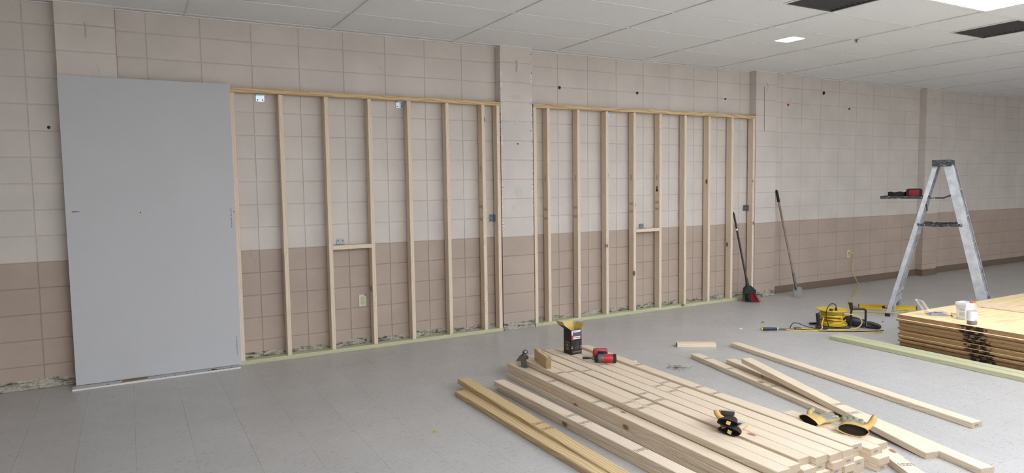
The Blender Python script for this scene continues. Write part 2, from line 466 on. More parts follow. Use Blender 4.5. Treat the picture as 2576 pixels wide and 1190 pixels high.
# ------------------------------------------------------------------ room shell
def depth_of(p): return (Vector(p) - CAM).dot(fw)
def in_frame(p, pad=60):
    d = Vector(p) - CAM; z = d.dot(fw)
    if z < .3: return False
    x = 1288 + FPX * d.dot(rt) / z; y = 595 - FPX * d.dot(up) / z
    return -pad < x < 2576 + pad and -pad < y < 1190 + pad

X0, X1, Y0 = -6.0, 17.6, -11.0
# floor: base + vinyl tiles
fl = G().bx(X0, X1, Y0, 0.12, -.12, -.0035).build('floor', MT['subfloor']); tag(fl, 'grey speckled vinyl tile floor of the room', None, None, 'structure')
TS = .3048
tiles = []
i0, i1 = int((X0 - .083) // TS), int((X1 - .083) // TS) + 1
for i in range(i0, i1):
    for j in range(0, int(-Y0 / TS) + 1):
        xa, xb = max(X0, .083 + i * TS), min(X1, .083 + (i + 1) * TS); ya, yb = max(Y0, -(j + 1) * TS), -j * TS
        if xb - xa < .02 or yb - ya < .02: continue
        c = ((xa + xb) / 2, (ya + yb) / 2, 0)
        tiles.append((0 if in_frame(c) else 1, (Vector(c) - CAM).length, xa, xb, ya, yb))
tiles.sort()
full = G().bx(-TS / 2 + .0005, TS / 2 - .0005, -TS / 2 + .0005, TS / 2 - .0005, -.003, 0).mesh('floor_tile', MT['floor'])
rest = G()
for k, (a, d, xa, xb, ya, yb) in enumerate(tiles):
    if k < 300 and a == 0 and xb - xa > .3:
        o = D.objects.new('floor_tile', full); o.location = ((xa + xb) / 2, (ya + yb) / 2, 0); link(o, fl)
    else:
        rest.bx(xa + .0005, xb - .0005, ya + .0005, yb - .0005, -.003, 0)
tag(rest.build('floor_tiles', MT['floor'], fl), kind='stuff')

# back wall of painted block in stack bond, with pilasters
wb = G().bx(X0, X1, .0045, .2, 0, CEIL + .12).build('wall_back', MT['mortar']); tag(wb, 'back wall of painted concrete block, beige above a tan dado', None, None, 'structure')
tag(G().bx(X0, X1, .004, .01, 0, ZB).build('dado_mortar', MT['dadomortar'], wb))
PIL = [(-.618, -.217), (3.238, 3.625), (7.045, 7.437), (10.914, 11.305), (14.77, 15.16), (-4.46, -4.06)]
bays = [(-1.2378 - 6 * CW, X0, -.618), (-.8314, -4.06, -.618), (0.0, -.217, 3.238), (4.0126, 3.625, 7.045), (7.670, 7.437, 10.914), (11.55, 11.305, 14.77), (15.40, 15.16, X1)]
rows = []
r = -5
while True:
    za = max(0, ZB + r * RH); zb = min(CEIL + .1, ZB + (r + 1) * RH)
    if za >= CEIL + .1: break
    rows.append((r, za, zb)); r += 1
blocks = []
bays[0] = (-.8314, X0, -4.46)
for (j0, xa, xb) in bays:
    js = [xa] + [j0 + k * CW for k in range(-20, 40) if xa + .03 < j0 + k * CW < xb - .03] + [xb]
    for a, b in zip(js[:-1], js[1:]):
        for (r, za, zb) in rows: blocks.append((a, b, za, zb, r))
def block_geo(g, w_, h_, ox=0, oy=0, oz=0):
    j = .0034; c = .0026; x = w_ / 2 - j; z = h_ / 2 - j
    vs = [(-x, .006, -z), (x, .006, -z), (x, .006, z), (-x, .006, z), (-x, c, -z), (x, c, -z), (x, c, z), (-x, c, z),
          (-x + c, 0, -z + c), (x - c, 0, -z + c), (x - c, 0, z - c), (-x + c, 0, z - c)]
    fs = [(8, 9, 10, 11)]
    for k in range(4):
        l = (k + 1) % 4; fs += [(k, l, 4 + l, 4 + k), (4 + k, 4 + l, 8 + l, 8 + k)]
    g.add([(a + ox, b + oy, d + oz) for a, b, d in vs], fs)
def key(b):
    c = ((b[0] + b[1]) / 2, 0, (b[2] + b[3]) / 2)
    return (0 if in_frame(c, 30) else 1, (Vector(c) - CAM).length)
blocks.sort(key=key)
cache = {}; restU, restL = G(), G()
for k, (a, b, za, zb, r) in enumerate(blocks):
    if k < 300:
        kk = (round(b - a, 3), round(zb - za, 3), r >= 0)
        if kk not in cache:
            g = G(); block_geo(g, b - a, zb - za); cache[kk] = g.mesh('concrete_block', MT['wall'] if r >= 0 else MT['dado'])
        o = D.objects.new('concrete_block', cache[kk]); o.location = ((a + b) / 2, 0, (za + zb) / 2); link(o, wb)
    else: block_geo(restU if r >= 0 else restL, b - a, zb - za, (a + b) / 2, 0, (za + zb) / 2)
tag(restU.build('concrete_blocks', MT['wall'], wb), kind='stuff'); tag(restL.build('concrete_blocks', MT['dado'], wb), kind='stuff')

PD = .105
pil_names = ['half behind the drywall sheet', 'between the two stud frames, paint chipped along its edges', 'right of the second stud frame', 'behind the ladder', 'far right', 'far left']
for k, (a, b) in enumerate(PIL):
    p = tag(G().bx(a + .004, b - .004, -PD + .005, .01, 0, CEIL + .08).build('wall_pilaster', MT['mortar']), 'painted block pilaster ' + pil_names[k], None, None, 'structure')
    tag(G().bx(a + .0035, b - .0035, -PD + .0045, .01, 0, ZB).build('dado_mortar', MT['dadomortar'], p))
    for (r, za, zb) in rows:
        g = G(); g.box(((a + b) / 2, -PD / 2 + .003, (za + zb) / 2), (b - a, PD + .006, zb - za - .0075), None, .003)
        mt = ('wallchip' if r >= 0 else 'dadochip') if k == 1 else ('wall' if r >= 0 else 'dado')
        g.build('concrete_block', MT[mt], p)
    if k < 4:   # cast-in steel loop near the top
        xm = (a + b) / 2; z = 2.80
        tag(G().tube(spline([(xm, -PD + .002, z + .055), (xm + .006, -PD - .012, z + .03), (xm + .009, -PD - .016, z - .02), (xm, -PD + .002, z - .065)], 5), .0045, 6).build('lifting_loop', MT['wall'], p, True))
    if k == 1:
        for (dx, z, rx, rz) in ((.19, 2.475, .06, .025), (.21, 1.475, .048, .05), (.05, 2.185, .05, .035), (.2, 2.21, .025, .03)):
            n = 22; poly = [((1 + random.uniform(-.28, .25)) * rx * math.cos(2 * PI * i / n), (1 + random.uniform(-.28, .25)) * rz * math.sin(2 * PI * i / n)) for i in range(n)]
            M = Matrix.Translation((a + dx, -PD - .0012, z)) @ Matrix.Rotation(PI / 2, 4, 'X')
            G().prism(poly, -.001, .001, M).build('plaster_patch', MT['bp'], p)
        G().ball((a + .2, -PD, 1.985), .008).build('old_screw_hole', MT['black'], p)

for n, b in (('wall_left', (X0 - .15, X0, Y0, .2)), ('wall_right', (X1, X1 + .15, Y0, .2)), ('wall_front', (X0, X1, Y0 - .15, Y0))):
    tag(G().bx(b[0], b[1], b[2], b[3], 0, CEIL + .1).build(n, MT['wallplain']), 'plain beige painted ' + n.split('_')[1] + ' wall of the room', None, None, 'structure')
# cove base on the far part of the back wall
g = G()
for (xa, xb, y) in ((7.58, 10.914, 0), (10.905, 11.314, -PD), (11.305, 14.77, 0), (15.16, X1, 0)):
    g.bx(xa, xb, y - .006, y, 0, .102); g.bx(xa, xb, y - .014, y, 0, .012)
g.bx(10.906, 10.914, -PD - .006, 0, 0, .102); g.bx(11.305, 11.313, -PD - .006, 0, 0, .102)
tag(g.build('baseboard_back', MT['base']), 'brown vinyl cove base along the far part of the block wall', None, None, 'structure')

# ceiling: lay-in tiles on an exposed grid
ce = G().bx(X0, X1, Y0, .1, CEIL + .08, CEIL + .14).build('ceiling', MT['ceil']); tag(ce, 'suspended ceiling of white lay-in tiles on a metal grid', None, None, 'structure')
GX, GY, TX, TY = .3021, -.0933, 1.2192, .6096
LIGHTS = {(4, 5), (10, 9), (10, 13)} | {(i, j) for i in (0, 1, 2, 3, 5, 7) for j in (11, 13, 15)}  # first is in view; the rest are unseen, added to balance the light
GR = {(3, 4), (5, 4)}
tt = []
for i in range(-6, 15):
    for j in range(-1, 19):
        xa, xb = max(X0, GX + i * TX), min(X1, GX + (i + 1) * TX); yb, ya = min(0, GY - j * TY), max(Y0, GY - (j + 1) * TY)
        if xb - xa < .02 or yb - ya < .02: continue
        tt.append((i, j, xa, xb, ya, yb))
LED = (5.69, 5.905, -1.735, -1.495)
restT = G(); tmesh = {}
for (i, j, xa, xb, ya, yb) in tt:
    if (i, j) in LIGHTS: continue
    c = ((xa + xb) / 2, (ya + yb) / 2, CEIL)
    if (i, j) in GR: xb = (xa + xb) / 2; c = ((xa + xb) / 2, c[1], CEIL)
    if (i, j) == (4, 2):
        g = G(); L0, L1, L2, L3 = LED
        for q in ((xa, L0, ya, yb), (L1, xb, ya, yb), (L0, L1, ya, L2), (L0, L1, L3, yb)): g.bx(q[0], q[1], q[2], q[3], CEIL + .008, CEIL + .02)
        g.build('ceiling_tile', MT['ceil'], ce); continue
    if in_frame(c, 200):
        kk = (round(xb - xa, 3), round(yb - ya, 3))
        if kk not in tmesh: tmesh[kk] = G().bx(-kk[0] / 2, kk[0] / 2, -kk[1] / 2, kk[1] / 2, .008, .02).mesh('ceiling_tile', MT['ceil'])
        o = D.objects.new('ceiling_tile', tmesh[kk]); o.location = c; link(o, ce)
    else: restT.bx(xa, xb, ya, yb, CEIL + .008, CEIL + .02)
tag(restT.build('ceiling_tiles', MT['ceil'], ce), kind='stuff')
hw = .012
for i in range(-5, 15):
    x = GX + i * TX
    if X0 < x < X1: G().bx(x - hw, x + hw, Y0, 0, CEIL, CEIL + .006).build('ceiling_tee', MT['tee'], ce)
for j in range(0, 18):
    y = GY - j * TY
    if y > Y0: G().bx(X0, X1, y - hw, y + hw, CEIL + .0006, CEIL + .006).build('ceiling_tee', MT['tee'], ce)
for (i, j) in GR:
    xm = GX + (i + .5) * TX; G().bx(xm - hw, xm + hw, GY - (j + 1) * TY, GY - j * TY, CEIL + .0003, CEIL + .006).build('ceiling_tee', MT['tee'], ce)
G().bx(X0, X1, -.024, .002, CEIL - .004, CEIL + .004).build('wall_angle', MT['tee'], ce)

nl = 0
for (i, j) in sorted(LIGHTS):
    xa, ya = GX + i * TX, GY - (j + 1) * TY
    if xa + TX > X1 or xa < X0: continue
    if (i, j) == (4, 5): lab = 'bright fluorescent ceiling panel cut by the top right corner of the photo'
    else: nl += 1; lab = 'lit fluorescent ceiling panel above or behind the viewer, unseen and added to balance the room light'
    t = empty('ceiling_light', (xa + TX / 2, ya + TY / 2, CEIL), 0, lab, 'light', 'fluorescent ceiling panels')
    g = G()
    for q in ((-TX / 2 + hw, TX / 2 - hw, -TY / 2 + hw, -TY / 2 + .03), (-TX / 2 + hw, TX / 2 - hw, TY / 2 - .03, TY / 2 - hw), (-TX / 2 + hw, -TX / 2 + .03, -TY / 2 + .03, TY / 2 - .03), (TX / 2 - .03, TX / 2 - hw, -TY / 2 + .03, TY / 2 - .03)): g.bx(*q, .002, .03)
    g.build('frame', MT['tee'], t)
    G().bx(-TX / 2 + .03, TX / 2 - .03, -TY / 2 + .03, TY / 2 - .03, .008, .02).build('diffuser', MT['lamp'], t)
for k, (i, j) in enumerate(sorted(GR)):
    xa, xb = GX + (i + .5) * TX + hw, GX + (i + 1) * TX - hw; ya, yb = GY - (j + 1) * TY + hw, GY - j * TY - hw
    t = empty('return_grille', ((xa + xb) / 2, (ya + yb) / 2, CEIL), 0, ['dark dusty square return grille at the top edge, left of the bright panel', 'dark dusty square return grille at the right edge below the bright panel'][k], 'grille', 'ceiling return grilles')
    x, y = (xb - xa) / 2, (yb - ya) / 2
    G().bx(-x, x, -y, y, .03, .045).build('filter', MT['grille'], t)
    g = G()
    for q in ((-x, x, -y, -y + .012), (-x, x, y - .012, y), (-x, -x + .012, -y, y), (x - .012, x, -y, y)): g.bx(*q, .004, .035)
    g.build('frame', plain('grille_frame', (84, 82, 82), .6) if k == 0 else D.materials['grille_frame'], t)
    for s in range(1, 12): G().bx(-x + .012, x - .012, -y + s * 2 * y / 12 - .002, -y + s * 2 * y / 12 + .002, .012, .03).build('louvre', D.materials['grille_frame'], t)
t = empty('square_downlight', ((LED[0] + LED[1]) / 2, (LED[2] + LED[3]) / 2, CEIL), 0, 'small bright square downlight set in the middle of a ceiling tile', 'light')
x, y = (LED[1] - LED[0]) / 2, (LED[3] - LED[2]) / 2
g = G()
for q in ((-x, x, -y, -y + .01), (-x, x, y - .01, y), (-x, -x + .01, -y + .01, y - .01), (x - .01, x, -y + .01, y - .01)): g.bx(*q, .002, .02)
g.build('frame', MT['tee'], t); G().bx(-x + .01, x - .01, -y + .01, y - .01, .006, .016).build('diffuser', MT['lamp'], t)
t = empty('sprinkler_head', (6.43, -1.925, CEIL), 0, 'tiny dark sprinkler head at a crossing of the ceiling grid', 'sprinkler')
G().lathe([(.02, 0), (.02, -.004), (.008, -.006), (.007, -.022), (.016, -.024), (.016, -.026)], 12).build('body', MT['iron'], t)

# ------------------------------------------------------------------ lumber
BT, BW = .038, .089
def board_geo(L, w_=BW, t=BT, c=.0028, bow=0.0):
    """length along local Y from 0 to L, centred in X, thickness Z from 0"""
    x = w_ / 2
    sec = [(-x + c, 0), (x - c, 0), (x, c), (x, t - c), (x - c, t), (-x + c, t), (-x, t - c), (-x, c)]
    n = 9 if bow else 2; g = G(); rings = []
    for k in range(n):
        s = k / (n - 1); dz = bow * 4 * s * (1 - s)
        rings.append([(a, s * L, b + dz) for a, b in sec])
    return g.loft(rings)
stamp_me = None
def stamp_mesh():
    g = G(); rs = random.Random(3)
    g.bx(-.036, -.033, -.022, .022, 0, .0003); g.bx(.033, .0365, -.022, .022, 0, .0003)
    for row in range(3):
        y = .011 - row * .011; x = -.026
        while x < .024:
            w_ = rs.choice((.002, .003, .004, .005)); h = rs.choice((.006, .007, .0045))
            g.bx(x, x + w_, y - h / 2, y + h / 2, 0, .0003); x += w_ + rs.choice((.0012, .0018, .003))
    return g.mesh('grade_stamp', MT['ink'])
stamp_me = stamp_mesh()
def endmark_mesh():
    g = G(); rs = random.Random(5); x = -.025
    while x < .008:
        w_ = rs.choice((.0022, .003, .004)); h = rs.choice((.008, .010, .012)); g.bx(x, x + w_, -.006, -.006 + h, .0002, .0005); x += w_ + .0014
    return g.mesh('end_stamp', [MT['inkgrey'], MT['pine']])
end_me = endmark_mesh()
def stamp(board, x, y, z, R=None, me=None, sc=1.0):
    o = D.objects.new('grade_stamp' if me is None else 'end_stamp', me or stamp_me)
    link(o, board); o.matrix_local = Matrix.Translation((x, y, z)) @ (R if R is not None else Matrix.Identity(4)) @ Matrix.Diagonal((sc, sc, 1, 1))
    return o
def board(name, a, b, z0, mat, label=None, cat='board', group=None, w_=BW, t=BT, z1=None, bow=0, stamps=(), endst=False):
    """a: far end, left edge (x, y); b: near end, left edge; left edge seen from the viewer"""
    A = Vector((a[0], a[1], z0 if z1 is None else z1)); B = Vector((b[0], b[1], z0))
    L = (A - B).length; yv = (A - B).normalized(); xv = yv.cross(Vector((0, 0, 1))).normalized(); zv = xv.cross(yv)
    o = board_geo(L, w_, t, bow=bow).build(name, mat)
    org = B + xv * (w_ / 2)
    o.matrix_world = Matrix(((xv.x, yv.x, zv.x, org.x), (xv.y, yv.y, zv.y, org.y), (xv.z, yv.z, zv.z, org.z), (0, 0, 0, 1)))
    tag(o, label, cat, group)
    for s in stamps: stamp(o, random.uniform(-.004, .004), L - s, t + .0002, Matrix.Rotation(PI, 4, 'Z') if random.random() < .3 else None)
    if endst: stamp(o, 0.005, -.0004, t / 2, Matrix.Rotation(PI / 2, 4, 'X'), end_me)
    return o
ORD = ['first', 'second', 'third', 'fourth', 'fifth', 'sixth', 'seventh', 'eighth', 'ninth', 'tenth']

# --- main pile: top layer of seven studs (far left x, far y, near left x, near y, stamps)
PG = 'studs in the big pile'
top = [(2.514, -1.714, 2.472, -4.266, (.53, 1.34, 1.47)), (2.607, -1.66, 2.563, -4.249, (.60, 1.37, 1.50)), (2.714, -1.60, 2.685, -4.213, (.70, 1.36, 1.52)),
       (2.822, -1.58, 2.776, -4.246, ()), (2.922, -1.60, 2.867, -4.262, (.62, 1.28, 1.42)), (3.016, -1.62, 2.966, -4.262, (1.22, 1.36)), (3.163, -1.625, 3.070, -4.236, (.75, 1.42, 1.58))]
tl = ['leftmost stud of the top layer, the brown block standing on it', 'second stud from the left in the top layer, ending in a step',
      'third stud from the left in the top layer, past a narrow gap', 'pink stained stud on top of the pile, fourth from the left, its near end rounded',
      'yellowish stud on top of the pile, under the red driver, third from the right', 'stud on top of the pile, second from the right, left of the wide gap', 'rightmost stud of the top layer of the pile, past the wide gap']
for k, (xa, ya, xb, yb, st) in enumerate(top):
    board('lumber_stud', (xa, ya), (xb, yb), .114, MT['pine'], tl[k], 'lumber', PG, stamps=st, endst=(k == 6))
# lower layers
for lay in range(3):
    z = .038 * lay; n = 9
    nm = ['bottom', 'second', 'third'][lay]
    js = [(-.006, .004), (.004, -.01), (0, 0)][lay]
    xs = [2.420 + (-.016, .006, 0)[lay]] + [2.516 + k * .0955 for k in range(7)] + [3.205, 3.299]
    xn = [2.378 + (.004, -.006, 0)[lay]] + [2.476 + k * .0985 for k in range(7)] + [3.204, 3.296]
    for k in range(10):
        yn = -4.24 + random.uniform(-.045, .035); yf = -1.66 + random.uniform(-.03, .02)
        if k == 0: yf = [-1.682, -1.685, -1.665][lay]; yn = -4.32
        if k == 8: yf = -1.9; yn = [-4.30, -4.31, -4.263][lay]
        if k == 9: yf = -3.62; yn = [-4.19, -4.21, -4.24][lay]
        lab = 'stud in the %s layer of the pile, %s from the left at its near end' % (nm, ORD[k])
        if k == 0: lab = ['bottom stud of the three stacked at the left flank of the pile', 'middle stud of the three stacked at the left flank of the pile', 'top stud of three at the left flank of the pile, grey tool standing on it'][lay]
        if k == 9: lab = ['bottom', 'second', 'uppermost'][lay] + ' stud at the right flank of the pile' + (', yellow gloves lying on it' if lay == 2 else ', under the yellow gloves')
        board('lumber_stud', ([*xs[:8], 3.184, 3.299][k], yf), (xn[k], yn), z, MT['pine'], lab, 'lumber', PG, endst=(k + lay) % 2 == 0, stamps=((.62, 1.18, 1.33) if (k == 0 and lay == 2) else ()))
# pair left of the pile
board('lumber_stud', (2.172, -1.962), (2.170, -4.30), 0, MT['pine'], 'lower of two pinkish studs stacked left of the pile', 'lumber', 'two studs beside the pile', z1=.0)
board('lumber_stud', (2.152, -1.938), (2.180, -4.29), .038, MT['studpine'], 'upper of two pinkish knotty studs stacked left of the pile', 'lumber', 'two studs beside the pile', stamps=(.95, 1.10, 1.62))
# yellow boards at the left
board('lumber_board', (1.846, -1.912), (1.868, -4.35), 0, MT['syp'], 'yellow board with swirling grain flat on the floor, leftmost of the lumber', 'lumber', 'yellow boards')
board('lumber_board', (1.941, -1.742), (1.930, -4.18), .001, MT['syp'], 'yellow knotty board lying askew, its far end raised, beside the swirl grained one', 'lumber', 'yellow boards', z1=.04, stamps=(1.12, 1.22))
# diagonal board near the right flank
board('lumber_board', (3.432, -4.13), (3.13, -4.64), 0, MT['pine'], 'board slanting out from under the near right corner of the pile', 'lumber', stamps=(.25,))
# loose boards to the right
board('lumber_board', (4.70, -1.893), (4.306, -4.209), 0, MT['pine'], 'lone straight board on the floor right of the others', 'lumber', 'loose boards on the floor', endst=True)
board('lumber_board', (4.085, -2.008), (3.741, -3.62), 0, MT['pine'], 'board on the floor next to the pile, its near end under the crossing board', 'lumber', 'loose boards on the floor', stamps=(.18, .52, 1.05))
board('lumber_board', (4.205, -2.307), (3.620, -4.600), 0, MT['pine'], 'board on the floor whose near end sticks out furthest at the lower right', 'lumber', 'loose boards on the floor', stamps=(1.05, 1.22))
board('lumber_board', (4.060, -2.60), (3.592, -4.332), .0, MT['pine'], 'board lying across two others, its far end raised, cut square at the near end', 'lumber', 'loose boards on the floor', z1=.092, stamps=(1.05, 1.2))
board('lumber_offcut', (4.262, -1.645), (4.562, -1.845), 0, MT['pine'], 'short pale offcut lying alone on the floor behind the loose boards', 'lumber')
# treated boards
board('treated_board', (5.733, -2.192), (5.655, -4.63), 0, MT['treated'], 'greenish treated board on the floor, the nearer one beside the plywood', 'lumber', 'treated boards')
board('treated_board', (5.826, -2.200), (5.760, -4.60), .001, MT['treated'], 'greenish treated board on the floor, tight against the plywood stack', 'lumber', 'treated boards')
# brown block on edge
def edge_block():
    o = board_geo(.30).build('wood_block', MT['syp']); d = Vector((.071, .292, 0)).normalized()
    # width axis up, thickness axis sideways
    yv = d; xv = Vector((0, 0, 1)); zv = xv.cross(yv)
    org = Vector((2.536, -2.108, .1525 + BW / 2)) + zv * -BT / 2
    o.matrix_world = Matrix(((xv.x, yv.x, zv.x, org.x), (xv.y, yv.y, zv.y, org.y), (xv.z, yv.z, zv.z, org.z), (0, 0, 0, 1)))
    tag(o, 'short brown wood block standing on edge on the far left corner of the pile', 'wood block')
edge_block()

# ------------------------------------------------------------------ stud frames
FR = -.110; BK = FR + BW
TOPZ = 2.412
RS = Matrix(((0, 0, 1, 0), (1, 0, 0, 0), (0, 1, 0, 0), (0, 0, 0, 1)))      # board local -> upright stud
RP = Matrix(((0, 1, 0, 0), (-1, 0, 0, 0), (0, 0, 1, 0), (0, 0, 0, 1)))     # board local -> plate along X
def frame(name, xa, xb, studs, label, blk, brk, stamps):
    root = empty(name, ((xa + xb) / 2, FR, 0), 0, label, 'stud frame', 'stud frames against the wall')
    inv = Matrix.Translation((-(xa + xb) / 2, -FR, 0))
    def put(o, M): o.parent = root; o.matrix_local = inv @ M
    o = board_geo(xb - xa).build('bottom_plate', MT['treated']); put(o, Matrix.Translation((xa, FR + BW / 2, 0)) @ RP); o['label'] = 'greenish treated bottom plate'
    o = board_geo(xb - xa, bow=.004).build('top_plate', MT['syp']); put(o, Matrix.Translation((xa, FR + BW / 2, TOPZ - BT)) @ RP)
    objs = []
    for x in studs:      # x = right edge of the front
        o = board_geo(TOPZ - 2 * BT).build('stud', MT['studpine']); put(o, Matrix.Translation((x - BT, FR + BW / 2, BT)) @ RS); objs.append(o)
    for k, zs in stamps.items():
        for z, sc in zs:   # on the face towards -X (local Z = 0)
            q = stamp(objs[k], 0, z - BT, -.0003, Matrix.Rotation(PI, 4, 'X') @ Matrix.Rotation(PI / 2, 4, 'Z') if sc else Matrix.Rotation(PI, 4, 'X'), None, .8 if sc else .9)
    if blk:
        a, b, z = blk
        o = board_geo(b - a).build('blocking', MT['studpine']); put(o, Matrix.Translation((a, FR + BW / 2, z)) @ RP)
    for (kind, x, z) in brk:
        g = G()
        if kind == 'down':      # angle under the top plate, leaf hanging against the wall
            xx = x - root.location.x
            poly = [(-.036, 0), (.036, 0), (.036, -.045), (.027, -.055), (-.027, -.055), (-.036, -.045)]
            g.prism(poly, -.0015, .0015, Matrix.Translation((xx, .104, z)) @ Matrix.Rotation(PI / 2, 4, 'X')); g.box((xx, .078, z), (.072, .052, .003))
            b = g.build('angle_bracket', MT['zinc'], root)
            for sx in (-.022, .022): G().lathe([(.006, 0), (.006, .002)], 10, Matrix.Translation((xx + sx, .1035, z - .04)) @ Matrix.Rotation(PI / 2, 4, 'X')).build('screw_hole', MT['black'], b)
        elif kind == 'up':
            xx = x - root.location.x
            poly = [(-.036, 0), (.036, 0), (.036, .045), (.027, .055), (-.027, .055), (-.036, .045)]
            g.prism(poly, -.0015, .0015, Matrix.Translation((xx, .104, z)) @ Matrix.Rotation(PI / 2, 4, 'X')); g.box((xx, .078, z + .0015), (.072, .052, .003))
            b = g.build('angle_bracket', MT['zincdark'], root)
            for sx in (-.022, .022): G().lathe([(.006, 0), (.006, .002)], 10, Matrix.Translation((xx + sx, .1035, z + .036)) @ Matrix.Rotation(PI / 2, 4, 'X')).build('screw_hole', MT['black'], b)
        else:                   # side: leaf on the wall and leaf on the stud
            xx = x - root.location.x
            g.box((xx - .026, .104, z), (.052, .003, .075), None, .0012); g.box((xx - .0015, .078, z), (.003, .05, .075), None, .0012)
            b = g.build('angle_bracket', MT['zincdark'], root)
            for sz in (-.022, .022):
                G().lathe([(.006, 0), (.006, .002)], 10, Matrix.Translation((xx - .036, .1032, z + sz)) @ Matrix.Rotation(PI / 2, 4, 'X')).build('screw_hole', MT['black'], b)
                G().lathe([(.006, 0), (.006, .002)], 10, Matrix.Translation((xx - .003, .075, z + sz)) @ Matrix.Rotation(-PI / 2, 4, 'Y')).build('screw_hole', MT['black'], b)
    return root, objs
f1, s1 = frame('stud_frame', -.21, 3.232, [-.17, .242, .645, 1.045, 1.447, 1.852, 2.245, 2.648, 3.050, 3.224],
      'wooden stud frame left of the chipped pilaster, partly behind the drywall sheet', (1.447, 1.814, .972),
      [('down', .872, TOPZ - BT - .003), ('down', 2.168, TOPZ - BT - .003), ('up', 1.545, .972 + BT), ('side', 3.185, 1.205)], {8: [(1.72, 1), (1.33, 0), (1.20, 0)]})
f2, s2 = frame('stud_frame', 3.632, 7.04, [3.670, 3.842, 4.237, 4.632, 5.034, 5.430, 5.830, 6.233, 6.636, 7.030],
      'wooden stud frame right of the chipped pilaster, the broom leaning in its last bay', (5.034, 5.392, .972),
      [('down', 4.72, TOPZ - BT - .003), ('down', 5.885, TOPZ - BT - .003), ('up', 5.20, .972 + BT), ('side', 6.985, 1.205)],
      {1: [(1.62, 1), (1.28, 0), (1.18, 0)], 2: [(1.62, 1), (1.29, 0), (1.19, 0)], 4: [(1.62, 1), (1.31, 0), (1.22, 0)], 5: [(1.62, 1), (1.32, 0), (1.24, 0)]})
# tar-black knot on the fifth inner stud
kn = G().prism([(-.03, -.012), (-.01, -.02), (.012, -.006), (.03, -.014), (.038, .004), (.02, .012), (.006, .008), (-.012, .022), (-.03, .01)], -.003, .001, Matrix.Translation((0, 1.44, 0)) @ Matrix.Rotation(PI, 4, 'Y') @ Matrix.Rotation(PI / 2, 4, 'Z'))
o = kn.build('loose_knot', MT['ink'], s2[5])

# ------------------------------------------------------------------ drywall
t = empty('drywall_sheet', (-.003, FR - .0072, 0), 0, 'grey full-height drywall sheet leaning on the first stud frame', 'drywall')
g = G(); g.bx(-.614, .612, -.0062, .0062, .0175, 2.437)
g.build('gypsum_core', MT['gypsum'], t)
G().bx(-.6145, .6125, -.0071, -.0062, .0172, 2.4373).build('face_paper', MT['drywall'], t)
for z0 in (1.38, .27):
    g = G(); z = z0
    while z > z0 - .165: 
        h = random.choice((.004, .006, .008)); g.bx(.576, .584, -.0076, -.0071, z - h, z); z -= h + random.choice((.002, .003, .006))
    g.build('edge_print', MT['inkgrey'], t)
for (x, z) in ((-.105, 1.367), (.603, 1.353)): G().lathe([(.005, 0), (.005, .001)], 10, Matrix.Translation((x, -.0071, z)) @ Matrix.Rotation(PI / 2, 4, 'X')).build('screw', MT['black'], t)
G().prism([(-.03, -.003), (.03, .0), (.012, .008), (-.026, .009)], 0, .0008, Matrix.Translation((-.545, -.0071, 1.385)) @ Matrix.Rotation(PI / 2, 4, 'X')).build('torn_paper', MT['brownpaper'], t)
# scrap strip under the sheet
t = empty('drywall_strip', (-.02, -.165, 0), .02, 'long narrow drywall offcut lying flat under the foot of the drywall sheet', 'drywall')
G().bx(-.62, .61, -.05, .05, .0, .0118).build('gypsum_core', MT['gypsum'], t)
g = G(); g.bx(-.62, -.29, -.05, .05, .0118, .0127); g.bx(-.10, .61, -.05, .05, .0118, .0127); g.build('face_paper', MT['drywall'], t)
G().prism([(-.29, -.03), (-.10, -.02), (-.09, .05), (-.28, .05)], .0119, .0126).build('torn_paper', MT['brownpaper'], t)
for (x, s) in ((.0, .008), (.03, .009), (.06, .008), (.1, .011), (.14, .008), (.19, .01), (.23, .008), (.36, .013), (.40, .03), (.45, .01), (.48, .012), (.51, .01), (.54, .012), (-.38, .012)):
    G().prism([(-s, -.03), (s * 1.2, -.03), (-s * .3, -.03 + s * 1.6)], .0127, .0131, Matrix.Translation((x, 0, 0))).build('tear', MT['ink'], t)

# ------------------------------------------------------------------ outlets, anchors
def outlet(x, z, label, plug=False):
    t = empty('wall_outlet', (x, -.001, z), 0, label, 'outlet', 'wall outlets')
    G().box((0, -.003, 0), (.072, .006, .117), None, .002).build('cover_plate', MT['ivory'], t)
    for s in (-1, 1):
        if plug and s > 0: continue
        f = G().lathe([(.017, 0), (.017, .003)], 16, Matrix.Translation((0, -.006, s * .0195)) @ Matrix.Rotation(PI / 2, 4, 'X')).build('receptacle', MT['ivory'], t)
        g = G()
        for sx in (-.0065, .0065): g.box((sx, -.0092, s * .0195 + .004), (.003, .001, .009))
        g.lathe([(.003, 0), (.003, .001)], 8, Matrix.Translation((0, -.009, s * .0195 - .008)) @ Matrix.Rotation(PI / 2, 4, 'X'))
        g.build('slot', MT['ink'], f)
        G().lathe([(.0185, 0), (.0185, .0012), (.0172, .0012), (.0172, 0)], 18, Matrix.Translation((0, -.006, s * .0195)) @ Matrix.Rotation(PI / 2, 4, 'X'), False).build('rim', MT['ink'], f)
    return t
o1 = outlet(1.742, .456, 'ivory duplex outlet with a broken corner on the tan wall inside the first stud frame')
G().prism([(0, 0), (.012, .003), (.004, .014), (-.008, .010)], .006, .0066, Matrix.Translation((.026, 0, .045)) @ Matrix.Rotation(PI / 2, 4, 'X')).build('broken_corner', MT['ink'], o1)
outlet(9.180, .455, 'ivory outlet on the far tan wall with a yellow cord plugged in', True)

